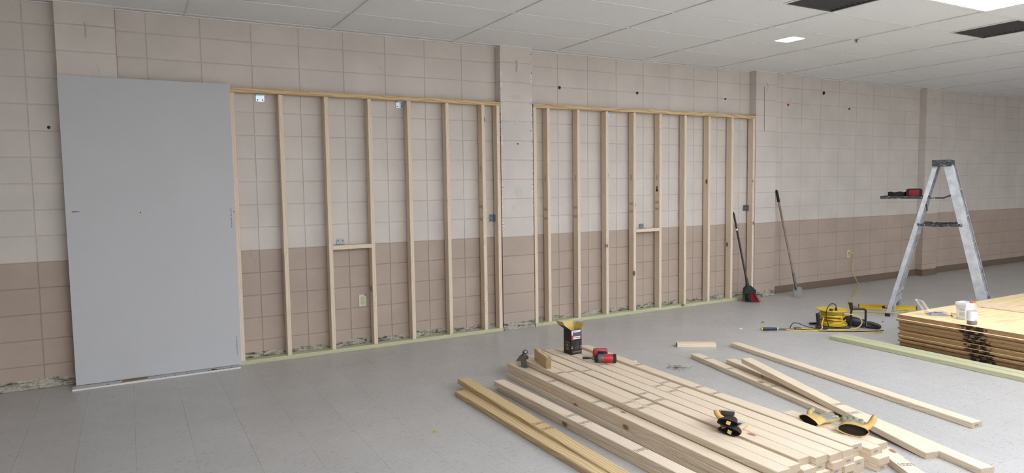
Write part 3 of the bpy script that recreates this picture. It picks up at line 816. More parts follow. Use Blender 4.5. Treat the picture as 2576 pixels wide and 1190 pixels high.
def anchor(x, z, mat, label, r=.014, y=0):
    t = empty('wall_anchor', (x, y, z), 0, label, 'anchor', 'old wall anchors')
    R = Matrix.Rotation(PI / 2, 4, 'X')
    G().lathe([(r * 1.3, 0), (r * 1.3, .003), (r * .8, .005), (r * .7, .016), (r * .45, .016), (r * .4, .006)], 12, R).build('plug', mat, t, True)
    G().lathe([(r * .38, .004), (r * .38, .008)], 8, R).build('hole', MT['black'], t)
anchor(4.04, 2.62, MT['green'], 'green plastic anchor high on the wall, left one above the second frame')
anchor(5.14, 2.62, MT['green'], 'dark green anchor high on the wall, middle one above the second frame')
anchor(6.59, 2.62, MT['black'], 'small black anchor hole near the right end above the second frame', .010)
anchor(8.54, 2.80, MT['black'], 'larger black plug high on the far wall left of the ladder', .02)
anchor(7.79, 2.60, MT['red'], 'small red plug high on the wall right of the third pilaster', .013)
anchor(9.12, 2.60, MT['lining'], 'tiny dark red plug on the wall above the far outlet', .010)
anchor(-.70, 2.045, MT['black'], 'black hole in the wall just left of the drywall sheet', .009)
G().tube(spline([(7.19, -PD - .004, 2.80), (7.192, -PD - .006, 2.75), (7.20, -PD - .004, 2.6), (7.20, -PD - .004, 2.22)], 5), .0022, 6).build('hanging_wire', MT['iron']).update_tag()
tag(D.objects['hanging_wire'], 'thin wire hanging down the face of the third pilaster', 'wire')

# ------------------------------------------------------------------ plywood stack
NP = 16; PT = .0194
PS = random.Random(11)
for k in range(NP):
    dx = (PS.uniform(-.016, .016) + (.045 * (1 - k / NP))) if k < NP - 1 else 0.0
    dy = PS.uniform(-.012, .012) if k < NP - 1 else 0.0
    if k % 2 and k < NP - 1: dx -= .022
    x0, y0, z = 5.975 + dx, -2.718 + dy, k * PT
    o = G()
    o.mi = 1; L, Wd = 2.4384, 1.2192
    o.add([(0, 0, .0005), (L, 0, .0005), (L, -Wd, .0005), (0, -Wd, .0005), (0, 0, PT - .0022), (L, 0, PT - .0022), (L, -Wd, PT - .0022), (0, -Wd, PT - .0022)],
          [(0, 1, 5, 4), (1, 2, 6, 5), (2, 3, 7, 6), (3, 0, 4, 7)])
    o.mi = 0; o.f += [(0, 3, 2, 1), (4, 5, 6, 7)]; o.m += [0, 0]
    lab = 'top plywood sheet of the stack, bottle and screws standing on it' if k == NP - 1 else ('bottom plywood sheet of the stack, on the floor' if k == 0 else 'plywood sheet %s from the floor in the stack marked with black spray' % (ORD + ['eleventh', 'twelfth', 'thirteenth', 'fourteenth', 'fifteenth'])[k])
    tag(o.build('plywood_sheet', [MT['plyface'], MT['plyedge']], None, False, (x0, y0, z), (0, 0, -.012)), lab, 'plywood', 'stacked plywood sheets')
PZ = NP * PT + .0002

# wood strip on the plywood
o = board_geo(.62, .064, .036).build('wood_strip', MT['pine']); o.matrix_world = Matrix.Translation((7.0, -3.56, PZ)) @ Matrix.Rotation(.03, 4, 'Z')
tag(o, 'pale square wood strip lying on the plywood at the right edge', 'lumber')
# bottle
t = empty('drink_bottle', (6.055, -3.313, PZ), .4, 'clear plastic drink bottle with dark dregs and orange collar on the plywood', 'bottle')
G().lathe([(.001, .001), (.034, .001), (.0385, .006), (.039, .05), (.0385, .055), (.0385, .112), (.036, .118), (.0395, .124), (.039, .142), (.034, .160), (.022, .178), (.0185, .184), (.0185, .196), (.0165, .196), (.0165, .186)], 28, None, False).build('body', MT['clear'], t, True)
G().lathe([(.001, .003), (.035, .003), (.037, .008), (.0372, .024), (.001, .0245)], 28, None, False).build('dregs', MT['lining'], t, True)
lb = G().lathe([(.0397, .032), (.0397, .112)], 28, None, False).build('label', MT['white'], t, True)
g = G()
for k in range(9):
    z = .100 - k * .006; a0 = -2.5; 
    for q in range(6):
        if random.random() < .8:
            a = a0 + q * .16; g.box((.0401 * math.cos(a), .0401 * math.sin(a), z), (.0004, .0055, .0014), Matrix.Rotation(a, 4, 'Z'))
for a in (-2.45, -2.15): g.box((.0401 * math.cos(a), .0401 * math.sin(a), .04), (.0004, .008, .008), Matrix.Rotation(a, 4, 'Z'))
g.build('label_print', MT['inkgrey'], lb)
G().lathe([(.0215, .182), (.0225, .186), (.0215, .194), (.0205, .194), (.0205, .182)], 20, None, False).build('collar', MT['orange'], t, True)
g = G()
for k in range(8):
    a = 2 * PI * k / 8; g.box((.021 * math.cos(a), .021 * math.sin(a), .197), (.003, .007, .006), Matrix.Rotation(a, 4, 'Z'))
g.build('torn_tabs', MT['orange'], t)
# screw tub
t = empty('screw_tub', (6.235, -3.159, PZ), -.05, 'frosted white plastic tub of screws with printed label behind the bottle', 'tub')
def rrect(x, y, r, z, n=5):
    out = []
    for cx, cy, a0 in ((x - r, y - r, 0), (-x + r, y - r, PI / 2), (-x + r, -y + r, PI), (x - r, -y + r, 3 * PI / 2)):
        for k in range(n): a = a0 + k / (n - 1) * PI / 2; out.append((cx + r * math.cos(a), cy + r * math.sin(a), z))
    return out
G().loft([rrect(.052, .042, .012, 0), rrect(.056, .046, .012, .115), rrect(.060, .050, .012, .116), rrect(.060, .050, .012, .128), rrect(.056, .046, .012, .128), rrect(.050, .040, .012, .004)], True, True).build('body', MT['frost'], t, True)
G().loft([rrect(.064, .053, .012, .1285), rrect(.064, .053, .012, .150), rrect(.060, .050, .012, .150), rrect(.060, .050, .012, .1295)], False, True).build('rim', MT['frost'], t, True)
lb = G().box((-.0545, 0, .058), (.001, .07, .075)).build('label', MT['white'], t); 
lb2 = G().box((-.01, -.0455, .058), (.075, .0012, .075)).build('label', MT['white'], t)
g = G()
for k in range(8):
    if k != 2: g.box((-.0552, -.008 + random.uniform(-.004, .004), .09 - k * .008), (.0004, .045, .0028))
g.build('label_print', MT['inkgrey'], lb)
g = G(); rs = random.Random(2)
for k in range(60):
    p = Vector((rs.uniform(-.045, .045), rs.uniform(-.035, .035), rs.uniform(.085, .112))); a = rs.uniform(0, 6.28); d = Vector((math.cos(a), math.sin(a), rs.uniform(-.3, .5))) * .012
    g.tube([p - d, p + d], .0022, 5)
tag(g.build('screws', MT['blue'], None, False, (6.235, -3.159, PZ)), 'blue screws heaped inside the frosted tub', 'screws', None, 'stuff')
# open clamshell with screws
t = empty('clamshell_box', (6.215, -2.925, PZ), -.55, 'open clear plastic hinged box of blue screws at the plywood corner', 'box')
g = G(); x, y = .075, .055
for q in ((-x, x, -y, y, 0, .0015), (-x, -x + .0015, -y, y, 0, .03), (x - .0015, x, -y, y, 0, .03), (-x, x, -y, -y + .0015, 0, .03), (-x, x, y - .0015, y, 0, .03)): g.bx(*q)
g.build('tray', MT['clear'], t)
g = G(); M = Matrix.Translation((-.03, y, .03)) @ Matrix.Rotation(.35, 4, 'Z') @ Matrix.Rotation(-.75, 4, 'Y')
g.box((0, 0, .065), (.002, .12, .13), M)
q = G(); q.add([], []); 
lid = G(); lid.box((0, 0, 0), (.0018, .115, .125)); lid.box((.008, -.057, 0), (.016, .0018, .125)); lid.box((.008, .057, 0), (.016, .0018, .125)); lid.box((.008, 0, .062), (.016, .115, .0018))
o = lid.build('lid', MT['clear'], t); o.matrix_local = Matrix.Translation((-.115, .02, .078)) @ Matrix.Rotation(-.62, 4, 'Y')
g = G(); rs = random.Random(8)
for k in range(170):
    u_, v_ = rs.uniform(-1, 1), rs.uniform(-1, 1); h = .026 * (1 - .45 * (u_ * u_ + v_ * v_))
    p = Vector((u_ * .066, v_ * .046, rs.uniform(.003, max(.006, h)))); a = rs.uniform(0, 6.28); d = Vector((math.cos(a), math.sin(a), rs.uniform(-.2, .3))) * .011
    if p.z - abs(d.z) < .0035: p.z = .0035 + abs(d.z)
    g.tube([p - d, p + d], [.0018, .0024], 5)
tag(g.build('screws', MT['blue'], None, False, (6.215, -2.925, PZ), (0, 0, -.55)), 'pile of dark blue screws in the open clear box', 'screws', None, 'stuff')
def screw(x, y, z, a, lab, L=.075, mat='black'):
    t = empty('wood_screw', (x, y, z), a, lab, 'screw', 'loose screws on the plywood')
    G().tube([(0, 0, .0035), (L * .9, 0, .0028), (L, 0, .0026)], [.0026, .0024, .0006], 8).build('shank', MT[mat], t)
    G().lathe([(.0065, 0), (.003, .005)], 10, Matrix.Translation((-.002, 0, .0062)) @ Matrix.Rotation(PI / 2, 4, 'Y')).build('head', MT[mat], t)
screw(6.372, -2.979, PZ, -1.2, 'long black screw lying beside the tub')
screw(6.26, -3.035, PZ, -2.4, 'black screw touching the corner of the small tan card', .05)
screw(6.47, -2.99, PZ, -.9, 'short black screw behind the long black one', .028)
o = G().bx(-.035, .035, -.025, .025, 0, .0015).build('paper_scrap', MT['card'], None, False, (6.285, -3.0, PZ), (0, 0, -.6)); tag(o, 'small tan card lying beside the open screw box', 'card')

# ------------------------------------------------------------------ ladder
t = empty('step_ladder', (7.762, -2.133, 0), math.atan2(-.917, .40), 'paint-spattered aluminium step ladder standing open behind the plywood', 'ladder')
def chan(g, a, b, wx, wy, lip, side):
    """C channel from a to b; web wx wide along x, flanges wy deep toward +side y"""
    a, b = Vector(a), Vector(b)
    th = .003
    for (ox, oy, sx, sy) in ((0, 0, wx, th), (-wx / 2 + th / 2, side * wy / 2, th, wy), (wx / 2 - th / 2, side * wy / 2, th, wy)):
        v = [(p.x + ox + i * sx / 2, p.y + oy + j * sy / 2, p.z) for p in (a, b) for i, j in ((-1, -1), (1, -1), (1, 1), (-1, 1))]
        g.add(v, [(0, 1, 2, 3), (4, 7, 6, 5), (0, 4, 5, 1), (1, 5, 6, 2), (2, 6, 7, 3), (3, 7, 4, 0)])
FT = {}
for s in (-1, 1):
    g = G(); chan(g, (.445, s * .29, .02), (.035, s * .165, 1.705), .092, .028, 0, -s)
    rl = g.build('front_rail', MT['alu'], t)
    gg = G()
    for k in range(-3, 4):
        a, b = Vector((.445 + k * .012, s * .2925, .03)), Vector((.035 + k * .012, s * .1675, 1.70)); gg.tube([a, b], .0018, 5)
    gg.build('rail_ribs', MT['alu'], rl)
    g = G(); chan(g, (-.49, s * .29, .03), (-.085, s * .15, 1.705), .045, .026, 0, -s); rr_ = g.build('rear_rail', MT['alu'], t)
    G().box((-.494, s * .29, .018), (.05, .034, .036), None, .003).build('rubber_foot', MT['rubber'], rr_)
    G().box((.447, s * .29, .018), (.096, .036, .036), None, .003).build('rubber_foot', MT['rubber'], rl)
G().box((-.025, 0, 1.728), (.185, .39, .066), None, .006).build('top_cap', MT['spatter'], t)
for k, z in enumerate((.29, .58, .87, 1.16, 1.45)):
    f = (z - .02) / 1.685; x = .445 + (.035 - .445) * f; hw_ = .29 + (.165 - .29) * f
    g = G(); g.bx(x - .045, x + .05, -hw_ + .004, hw_ - .004, z - .003, z); g.bx(x + .047, x + .05, -hw_ + .004, hw_ - .004, z - .022, z); g.bx(x - .045, x - .042, -hw_ + .004, hw_ - .004, z - .022, z)
    g.build('step', MT['alu'], t)
for z in (.27, .95):
    f = (z - .03) / 1.675; x = -.49 + (.405) * f; hw_ = .29 - .14 * f
    G().bx(x - .004, x + .022, -hw_ + .004, hw_ - .004, z - .02, z + .02).build('rear_brace', MT['alu'], t)
# low gusset brace between rear rails
g = G(); hw_ = .275
g.prism([(-hw_, .22), (hw_, .22), (hw_, .17), (hw_ - .03, .06), (hw_ - .05, .06), (hw_ - .10, .14), (-hw_ + .10, .14), (-hw_ + .05, .06), (-hw_ + .03, .06), (-hw_, .17)], -.44, -.425, Matrix(((0, 0, 1, 0), (1, 0, 0, 0), (0, 1, 0, 0), (0, 0, 0, 1))))
g.build('gusset_brace', MT['alu'], t)
for s in (-1, 1):
    fz = lambda z: (-.49 + .405 * (z - .03) / 1.675, .445 - .41 * (z - .02) / 1.685)
    xr, xf = fz(1.05); hy = s * (.29 - .13 * .61 + .012)
    sp = G(); sp.box(((xr + xf) / 2 - .09, hy, 1.045), ((xf - xr) * .55, .005, .028), Matrix.Rotation(.05, 4, 'Y'), .002); sp.box(((xr + xf) / 2 + .10, hy, 1.047), ((xf - xr) * .5, .005, .028), Matrix.Rotation(-.05, 4, 'Y'), .002)
    sp.build('spreader_bar', MT['spatter'], t)
g = G(); g.bx(-.62, -.16, -.155, .155, 1.338, 1.346); g.bx(-.62, -.612, -.155, .155, 1.338, 1.366); g.bx(-.62, -.16, -.158, -.15, 1.335, 1.366); g.bx(-.62, -.16, .15, .158, 1.335, 1.366)
g.build('paint_shelf', MT['spatter'], t)
g = G(); g.tube([(-.17, -.158, 1.345), (.00, -.168, 1.345), (.145, -.18, 1.405)], .009, 6); g.build('shelf_arm', MT['spatter'], t)
G().box((-.155, -.175, 1.24), (.012, .02, .08), Matrix.Rotation(-.15, 4, 'Y'), .003).build('latch', MT['black'], t)

# tool belt on the ladder shelf
wl = Matrix.Translation((7.762, -2.133, 0)) @ Matrix.Rotation(math.atan2(-.917, .40), 4, 'Z')
pbelt = wl @ Vector((-.40, -.02, 1.3465))
t = empty('tool_belt', pbelt, math.atan2(-.917, .40), 'coiled black tool belt with a red pouch on the ladder shelf', 'tool belt')
rings = []
g = G()
pts = spline([(-.155, -.03, .032), (-.10, -.055, .034), (-.02, -.05, .032), (.02, .0, .033), (-.03, .06, .034), (-.11, .06, .034), (-.155, .02, .033)], 6)
for q in range(len(pts)): pass
n = len(pts)
vs = []; fs = []
for k, p_ in enumerate(pts):
    tdir = (pts[min(k + 1, n - 1)] - pts[max(k - 1, 0)]).normalized(); nn = Vector((-tdir.y, tdir.x, 0)) * .006
    hgt = .03 + .004 * math.sin(k * .8)
    for a, b in ((-1, -1), (1, -1), (1, 1), (-1, 1)): vs.append(p_ + nn * a + Vector((0, 0, b * hgt)))
for k in range(n - 1):
    for i in range(4): j = (i + 1) % 4; fs.append((k * 4 + i, k * 4 + j, (k + 1) * 4 + j, (k + 1) * 4 + i))
fs += [(0, 1, 2, 3), ((n - 1) * 4 + 3, (n - 1) * 4 + 2, (n - 1) * 4 + 1, (n - 1) * 4)]
g.add(vs, fs); g.build('strap', MT['knit'], t, True)
G().box((.105, -.02, .052), (.15, .16, .10), None, .025).build('pouch', MT['knit'], t, True)
G().box((.115, -.103, .05), (.10, .012, .075), None, .005).build('pocket', plain('dark_red_cloth', (120, 30, 38), .85), t, True)

# ------------------------------------------------------------------ broom and scraper
t = empty('broom', (6.735, -.285, 0), -.3, 'angle broom with black handle and red bristles leaning inside the second stud frame', 'broom')
iv = (Matrix.Translation((6.735, -.285, 0)) @ Matrix.Rotation(-.3, 4, 'Z')).inverted()
a, b = iv @ Vector((6.715, -.29, .23)), iv @ Vector((6.731, -.028, 1.16))
G().tube([a, a.lerp(b, .97), b], [.0125, .0125, .005], 12).build('handle', MT['blackmetal'], t, True)
k_ = a.lerp(b, .74); G().tube([k_, a.lerp(b, .765)], .0131, 12).build('sticker', MT['white'], t)
G().tube([a + Vector((.004, 0, -.03)), a, a.lerp(b, .10)], [.022, .02, .014], 12).build('socket', MT['black'], t, True)
G().prism([(-.07, .115), (-.06, .185), (-.015, .225), (.03, .215), (.105, .15), (.10, .115)], -.022, .022, Matrix.Translation((0, 0, 0)) @ Matrix.Rotation(PI / 2, 4, 'X')).build('head', MT['black'], t)
g = G(); rs = random.Random(4)
for k in range(150):
    u_ = rs.random(); v_ = rs.uniform(-1, 1)
    x0 = -.065 + .16 * u_; x1 = -.062 + .21 * u_ + rs.uniform(-.008, .008)
    g.mi = 1 if u_ < .42 else 0
    zt = .125; zb = max(0.001, .012 * (1 - u_) + rs.uniform(-.004, .008))
    g.tube([(x0, v_ * .018, zt), ((x0 * 2 + x1) / 3, v_ * .03, zt * .6), (x1, v_ * .045 - .04 * u_, zb)], .0021, 4)
g.build('bristles', [plain('crimson_bristle', (146, 34, 50), .6), MT['black']], t)

t = empty('floor_scraper', (7.565, -.375, 0), 0, 'long wooden-handled floor scraper with steel blade leaning on the block wall', 'scraper')
rel = lambda x, y, z: Vector((x - 7.565, y + .375, z))
a, b = rel(7.553, -.36, .17), rel(7.551, -.026, 1.435)
G().tube([a, a.lerp(b, .5), a.lerp(b, .9)], .0145, 12).build('handle', MT['oldwood'], t, True)
G().tube([a.lerp(b, .87), a.lerp(b, .985), b], [.018, .018, .012], 12).build('grip', MT['rubber'], t, True)
G().tube([a + Vector((.006, -.012, -.07)), a + Vector((.002, -.003, -.02)), a.lerp(b, .12)], [.012, .017, .018], 12).build('ferrule', MT['iron'], t, True)
M = Matrix.Rotation(-.55, 4, 'Z') @ Matrix.Rotation(-.25, 4, 'X')
G().prism([(-.055, 0), (.06, 0), (.06, .125), (.03, .14), (-.03, .14), (-.055, .125)], -.0015, .0015, Matrix.Translation((.008, -.012, .003)) @ M @ Matrix.Rotation(PI / 2, 4, 'X')).build('blade', MT['iron'], t)

# ------------------------------------------------------------------ cord reel, saw, bar, level, cords
t = empty('cord_reel', (6.27, -1.83, 0), -.55, 'yellow extension cord wound on a reel with black tube frame, lying on the floor', 'cord reel')
G().lathe([(.15, .035), (.15, .041), (.02, .041), (.02, .035)], 32).build('bottom_flange', MT['yellow'], t)
G().lathe([(.155, .186), (.157, .190), (.155, .194), (.02, .194), (.02, .186)], 32).build('top_flange', MT['yellow'], t)
G().lathe([(.07, .041), (.07, .186)], 24).build('drum', MT['yellow'], t, True)
g = G(); rs = random.Random(6); path = []
for k in range(26 * 22):
    s = k / (26 * 22); a = s * 22 * 2 * PI; lay = s * 2 % 1 if int(s * 2) % 2 == 0 else 1 - s * 2 % 1
    rr2 = .082 + .05 * s + .010 * math.sin(a * .37 + 1.3); z = .052 + .125 * (.5 - .5 * math.cos(s * 2 * PI * 3)) + .012 * math.sin(a * .5)
    rr2 = min(.138, rr2 + (.02 * max(0, (.09 - z) / .09)))
    path.append((rr2 * math.cos(a), rr2 * math.sin(a), min(.178, max(.05, z))))
g.tube(path, .0055, 6); g.build('wound_cord', MT['yellow'], t, True)
# frame: base rails, upright loop, grips
def rpath(pts, r=.03, k=5):
    P = [Vector(q) for q in pts]; out = [P[0]]
    for i in range(1, len(P) - 1):
        a = (P[i - 1] - P[i]).normalized() * r; b = (P[i + 1] - P[i]).normalized() * r
        for j in range(k + 1):
            u_ = j / k; out.append((P[i] + a) * (1 - u_) ** 2 + P[i] * 2 * u_ * (1 - u_) + (P[i] + b) * u_ * u_)
    out.append(P[-1]); return out
G().tube(rpath([(-.19, -.13, .014), (.13, -.13, .014), (.145, -.12, .215), (.30, -.10, .21), (.30, -.10, .02), (.06, .14, .014), (-.19, .12, .014)]), .0105, 10).build('tube_frame', MT['blackmetal'], t, True)
G().tube([(.145, -.12, .21), (.135, -.118, .275)], [.017, .0185], 12).build('crank_grip', MT['black'], t, True)
G().tube([(.135, -.118, .275), (.135, -.118, .281)], [.022, .022], 12).build('crank_grip_flange', MT['black'], t, True)
g = G(); g.tube([(-.19, -.125, .02), (-.195, -.13, .07), (-.205, -.13, .16)], [.017, .0195, .02], 10); g.tube([(-.205, -.13, .16), (-.207, -.13, .172)], [.022, .020], 10); g.build('hand_grip', MT['black'], t, True)
G().box((-.19, -.12, .02), (.05, .05, .04), None, .006).build('corner_fitting', MT['black'], t)
G().box((-.06, -.11, .2), (.03, .025, .03), None, .004).build('plug', MT['black'], t)
G().tube([(-.005, -.10, .19), (-.005, -.10, .225)], [.014, .011], 10).build('plug', MT['black'], t)
G().ball((.035, -.135, .115), .012).build('lamp', MT['orange'], t)

def world_tube(name, pts, r, mat, label, cat, k=7, group=None):
    o = G().tube(spline(pts, k), r, 8).build(name, mat, None, True); tag(o, label, cat, group); return o
def recentre(o, c):
    c = Vector(c); o.data.transform(Matrix.Translation(-c)); o.location = c; return o
# loop of cord standing off the reel, and its tails on the floor
cr = Matrix.Translation((6.27, -1.83, 0)) @ Matrix.Rotation(-.55, 4, 'Z'); ci = cr.inverted()
g = G()
g.tube(spline([(.06, -.138, .165), (.14, -.15, .16), (.22, -.16, .12), (.225, -.17, .06), (.16, -.18, .02), (.03, -.17, .0065), (-.10, -.16, .0065), (-.20, -.17, .0065)], 7), .0058, 8)
g.tube(spline([(-.13, -.10, .12), (-.16, -.13, .06), (-.18, -.16, .012), (-.30, -.12, .0065), (-.48, -.10, .0065), (-.54, -.15, .0065), (-.40, -.20, .0065), (-.15, -.22, .0065), (.12, -.23, .0065), (.33, -.225, .0065), (.38, -.29, .0065), (.33, -.315, .0065), (.20, -.30, .0065)], 7), .0058, 8)
g.build('loose_cord', MT['cord'], t, True)
o = G()
o.tube(spline([(-.005, -.10, .225), (-.012, -.102, .255), (-.06, -.115, .27), (-.11, -.13, .22), (-.12, -.14, .12), (-.10, -.155, .03), (-.16, -.17, .012), (-.30, -.13, .03), (-.42, -.115, .07), (-.47, -.13, .055), (-.48, -.135, .01), (-.38, -.15, .0055), (-.22, -.22, .0055), (.0, -.25, .0055), (.2, -.25, .0055), (.42, -.235, .012)], 7), .0045, 8)
oo = o.build('saw_cord', MT['black'], None, True, (6.27, -1.83, 0), (0, 0, -.55)); tag(oo, 'thin black power cord looping from the reel to the reciprocating saw', 'cord')

# reciprocating saw
t = empty('reciprocating_saw', (6.44, -2.0, 0), -.86, 'dark blue and black reciprocating saw lying behind the reel', 'power saw')
def ell(x, cy, cz, ry, rz, n=14): return [(x, cy + ry * math.cos(2 * PI * k / n), cz + rz * math.sin(2 * PI * k / n)) for k in range(n)]
G().loft([ell(-.17, .03, .075, .02, .02), ell(-.165, .03, .075, .036, .036), ell(-.08, .03, .075, .042, .044), ell(-.04, .025, .07, .044, .046)]).build('gearbox', MT['black'], t, True)
G().loft([ell(-.045, .025, .07, .045, .047), ell(.03, .01, .058, .043, .044), ell(.075, 0, .05, .04, .04), ell(.08, 0, .05, .034, .034)]).build('motor_housing', MT['navy'], t, True)
hp = spline([(.07, .0, .055), (.12, -.01, .058), (.175, -.02, .046), (.205, -.025, .030), (.19, -.02, .022), (.13, -.005, .022), (.08, 0, .028)], 6)
G().tube(hp, .0205, 10).build('handle', MT['black'], t, True)
G().box((.118, -.015, .045), (.04, .02, .018), None, .005).build('trigger', MT['red'], t)
G().tube([(.085, -.04, .088), (.085, -.043, .03)], .004, 6).build('hook', MT['steel'], t)
G().box((-.195, .03, .07), (.05, .03, .05), None, .005).build('shoe', MT['iron'], t)

# hand scraper bar with blue handle
t = empty('pry_bar', (5.66, -1.64, 0), -.48, 'pry tool with dark blue handle and yellow end left of the reel', 'hand tool')
G().tube([(-.17, 0, .018), (-.165, 0, .018), (-.13, 0, .018), (-.05, 0, .0165), (-.012, 0, .0155)], [.008, .0165, .017, .0155, .0145], 14).build('handle', MT['navy'], t, True)
G().tube([(-.183, 0, .018), (-.18, 0, .018), (-.168, 0, .018)], [.012, .0165, .0168], 14).build('end_cap', MT['yellow'], t, True)
G().tube([(-.012, 0, .0155), (-.004, 0, .0155)], .0152, 14).build('collar', MT['white'], t)
G().tube([(-.004, 0, .0145), (.12, 0, .011), (.19, 0, .010)], [.011, .0095, .009], 12).build('shaft', MT['iron'], t, True)
G().box((.205, 0, .016), (.06, .05, .022), None, .004).build('claw', MT['iron'], t)

# level
t = empty('spirit_level', (7.72, -1.53, 0), math.atan2(-.447, .432), 'yellow spirit level lying on the floor between reel and ladder', 'level')
g = G(); g.bx(-.31, .31, -.012, .012, 0, .007); g.bx(-.31, .31, -.012, .012, .043, .05); g.bx(-.31, -.06, -.004, .004, .006, .044); g.bx(.06, .31, -.004, .004, .006, .044); g.build('body', MT['yellow'], t)
G().box((0, 0, .025), (.11, .022, .036), None, .004).build('vial_block', MT['black'], t)
G().tube([(-.03, -.012, .028), (.03, -.012, .028)], .006, 10).build('vial', MT['ivory'], t)
for s in (-1, 1): G().box((s * .312, 0, .025), (.006, .026, .052)).build('end_cap', MT['rubber'], t)

# supply cord from the outlet
t = empty('extension_cord', (8.3, -.8, 0), 0, 'long yellow extension cord running from the far outlet across the floor', 'cord')
P = [(9.18, -.014, .475), (9.19, -.045, .47), (9.235, -.05, .44), (9.245, -.03, .32), (9.225, -.05, .18), (9.22, -.12, .06), (9.12, -.22, .0065), (8.70, -.47, .0065), (8.44, -.62, .0065), (8.05, -.85, .0065), (7.72, -1.02, .0065), (7.56, -1.20, .0065), (7.47, -1.36, .0065), (7.60, -1.50, .0065), (7.74, -1.63, .0065), (7.80, -1.73, .0065), (7.70, -1.77, .0065), (7.46, -1.68, .0065), (7.20, -1.40, .0065), (6.90, -1.36, .0065), (6.62, -1.45, .0065), (6.40, -1.62, .0065)]
G().tube(spline([Vector(q) - Vector((8.3, -.8, 0)) for q in P], 7), .0062, 8).build('cord_jacket', MT['cord'], t, True)
g = G(); g.tube([(9.18 - 8.3, -.008 + .8, .475), (9.18 - 8.3, -.04 + .8, .475), (9.19 - 8.3, -.05 + .8, .472)], [.017, .016, .008], 10); g.build('plug', MT['cord'], t, True)

# ------------------------------------------------------------------ things on the lumber pile
TZ = .1522
# open box of nails
t = empty('fastener_box', (2.970, -1.795, TZ), .0, 'open black cardboard box of fasteners standing on the pile', 'box')
HX, HY, HB = .052, .055, .205
g = G(); th = .0012
g.bx(-HX, HX, -HY, HY, 0, th); g.bx(-HX, -HX + th, -HY, HY, 0, HB); g.bx(HX - th, HX, -HY, HY, 0, HB); g.bx(-HX, HX, -HY, -HY + th, 0, HB); g.bx(-HX, HX, HY - th, HY, 0, HB)
g.build('carton', MT['cardblack'], t)
g = G(); e = .0004
g.bx(-HX + th, -HX + th + e, -HY + th, HY - th, .1, HB); g.bx(HX - th - e, HX - th, -HY + th, HY - th, .1, HB); g.bx(-HX + th, HX - th, -HY + th, -HY + th + e, .1, HB); g.bx(-HX + th, HX - th, HY - th - e, HY - th, .1, HB); g.bx(-HX + th, HX - th, -HY + th, HY - th, .17, .1704)
g.build('carton_lining', MT['card'], t)
def flap(nm, hinge, w_, L, M, L2=0, bend=0):
    g = G(); g.mi = 0; g.box((0, 0, L / 2), (w_, .0007, L)); g.mi = 1; g.box((0, -.0006, L / 2), (w_, .0006, L))
    if L2:
        B = Matrix.Translation((0, 0, L)) @ Matrix.Rotation(bend, 4, 'X')
        g.mi = 0; g.add([(-w_ / 2, -.0003, 0), (w_ / 2, -.0003, 0), (w_ / 2, .0003, 0), (-w_ / 2, .0003, 0), (-w_ / 2 * .95, -.0003, L2), (w_ / 2 * .95, -.0003, L2), (w_ / 2 * .95, .0003, L2), (-w_ / 2 * .95, .0003, L2)], [(0, 1, 2, 3), (4, 7, 6, 5), (0, 4, 5, 1), (1, 5, 6, 2), (2, 6, 7, 3), (3, 7, 4, 0)], B)
    o = g.build('flap', [MT['card'], MT['cardblack']], t); o.matrix_local = M; return o
# local: flap rises along +Z, inner (tan) face toward +Y
flap('l', None, 2 * HY - .002, .068, Matrix.Translation((-HX, 0, HB)) @ Matrix.Rotation(-.95, 4, 'Y') @ Matrix.Rotation(-PI / 2, 4, 'Z'), .045, -.35)
flap('b', None, 2 * HX - .01, .055, Matrix.Translation((.0, HY, HB)) @ Matrix.Rotation(-.25, 4, 'X') @ Matrix.Rotation(PI, 4, 'Z'))
flap('r', None, 2 * HY - .012, .048, Matrix.Translation((HX, 0, HB)) @ Matrix.Rotation(.35, 4, 'Y') @ Matrix.Rotation(PI / 2, 4, 'Z'))
fy = -HY - .0004
RF = Matrix.Rotation(PI / 2, 4, 'X')
lb = G().bx(-.048, .05, fy - .0004, fy, .125, .2035).build('label', plain('label_grey', (78, 78, 92), .6), t)
g = G(); g.bx(-.050, -.036, fy - .0009, fy - .0004, .12, .2035); g.bx(.038, .049, fy - .0009, fy - .0004, .133, .152); g.build('red_stripe', MT['red'], lb)
g = G(); g.bx(-.0475, -.0385, fy - .0013, fy - .0009, .162, .198); g.bx(-.03, .036, fy - .0009, fy - .0004, .142, .150); g.bx(-.032, .036, fy - .0009, fy - .0004, .128, .137); g.bx(-.03, .046, fy - .0009, fy - .0004, .192, .200); g.bx(-.03, -.022, fy - .0009, fy - .0004, .184, .192); g.bx(-.02, .036, fy - .0009, fy - .0004, .184, .189); g.build('label_print', MT['white'], lb)
wd = G().bx(-.024, .034, fy - .0005, fy, .033, .115).build('window', plain('window_film', (52, 52, 56), .15), t)
g = G(); rs = random.Random(9)
for k in range(22):
    x, z = rs.uniform(-.018, .026), rs.uniform(.042, .10); a = rs.uniform(.8, 2.2); d = Vector((math.cos(a), 0, math.sin(a))) * .012; g.tube([Vector((x, fy - .0009, z)) - d * min(1, (z - .036) / .012), Vector((x, fy - .0009, z)) + d], .0009, 4)
g.build('nails', MT['iron'], wd)
text_mesh('HUTTIG-GRIP', .0155, MT['tan'], 'brand_print', t, Matrix.Translation((.004, fy - .0004, .0215)) @ RF @ Matrix.Diagonal((.86, 1, 1, 1)))
g = G(); g.bx(-.026, .034, fy - .0004, fy, .009, .0115)
g.build('small_print', plain('grey_brown_print', (92, 84, 78), .7), t)
g = G()
for sx in (-.042, .045):
    for z in (.05, .063): g.bx(sx - .008, sx + .006, fy - .0004, fy, z, z + .006)
g.build('tan_bars', MT['tan'], t)
fx = -HX - .0004; RL = Matrix.Rotation(-PI / 2, 4, 'Z') @ RF
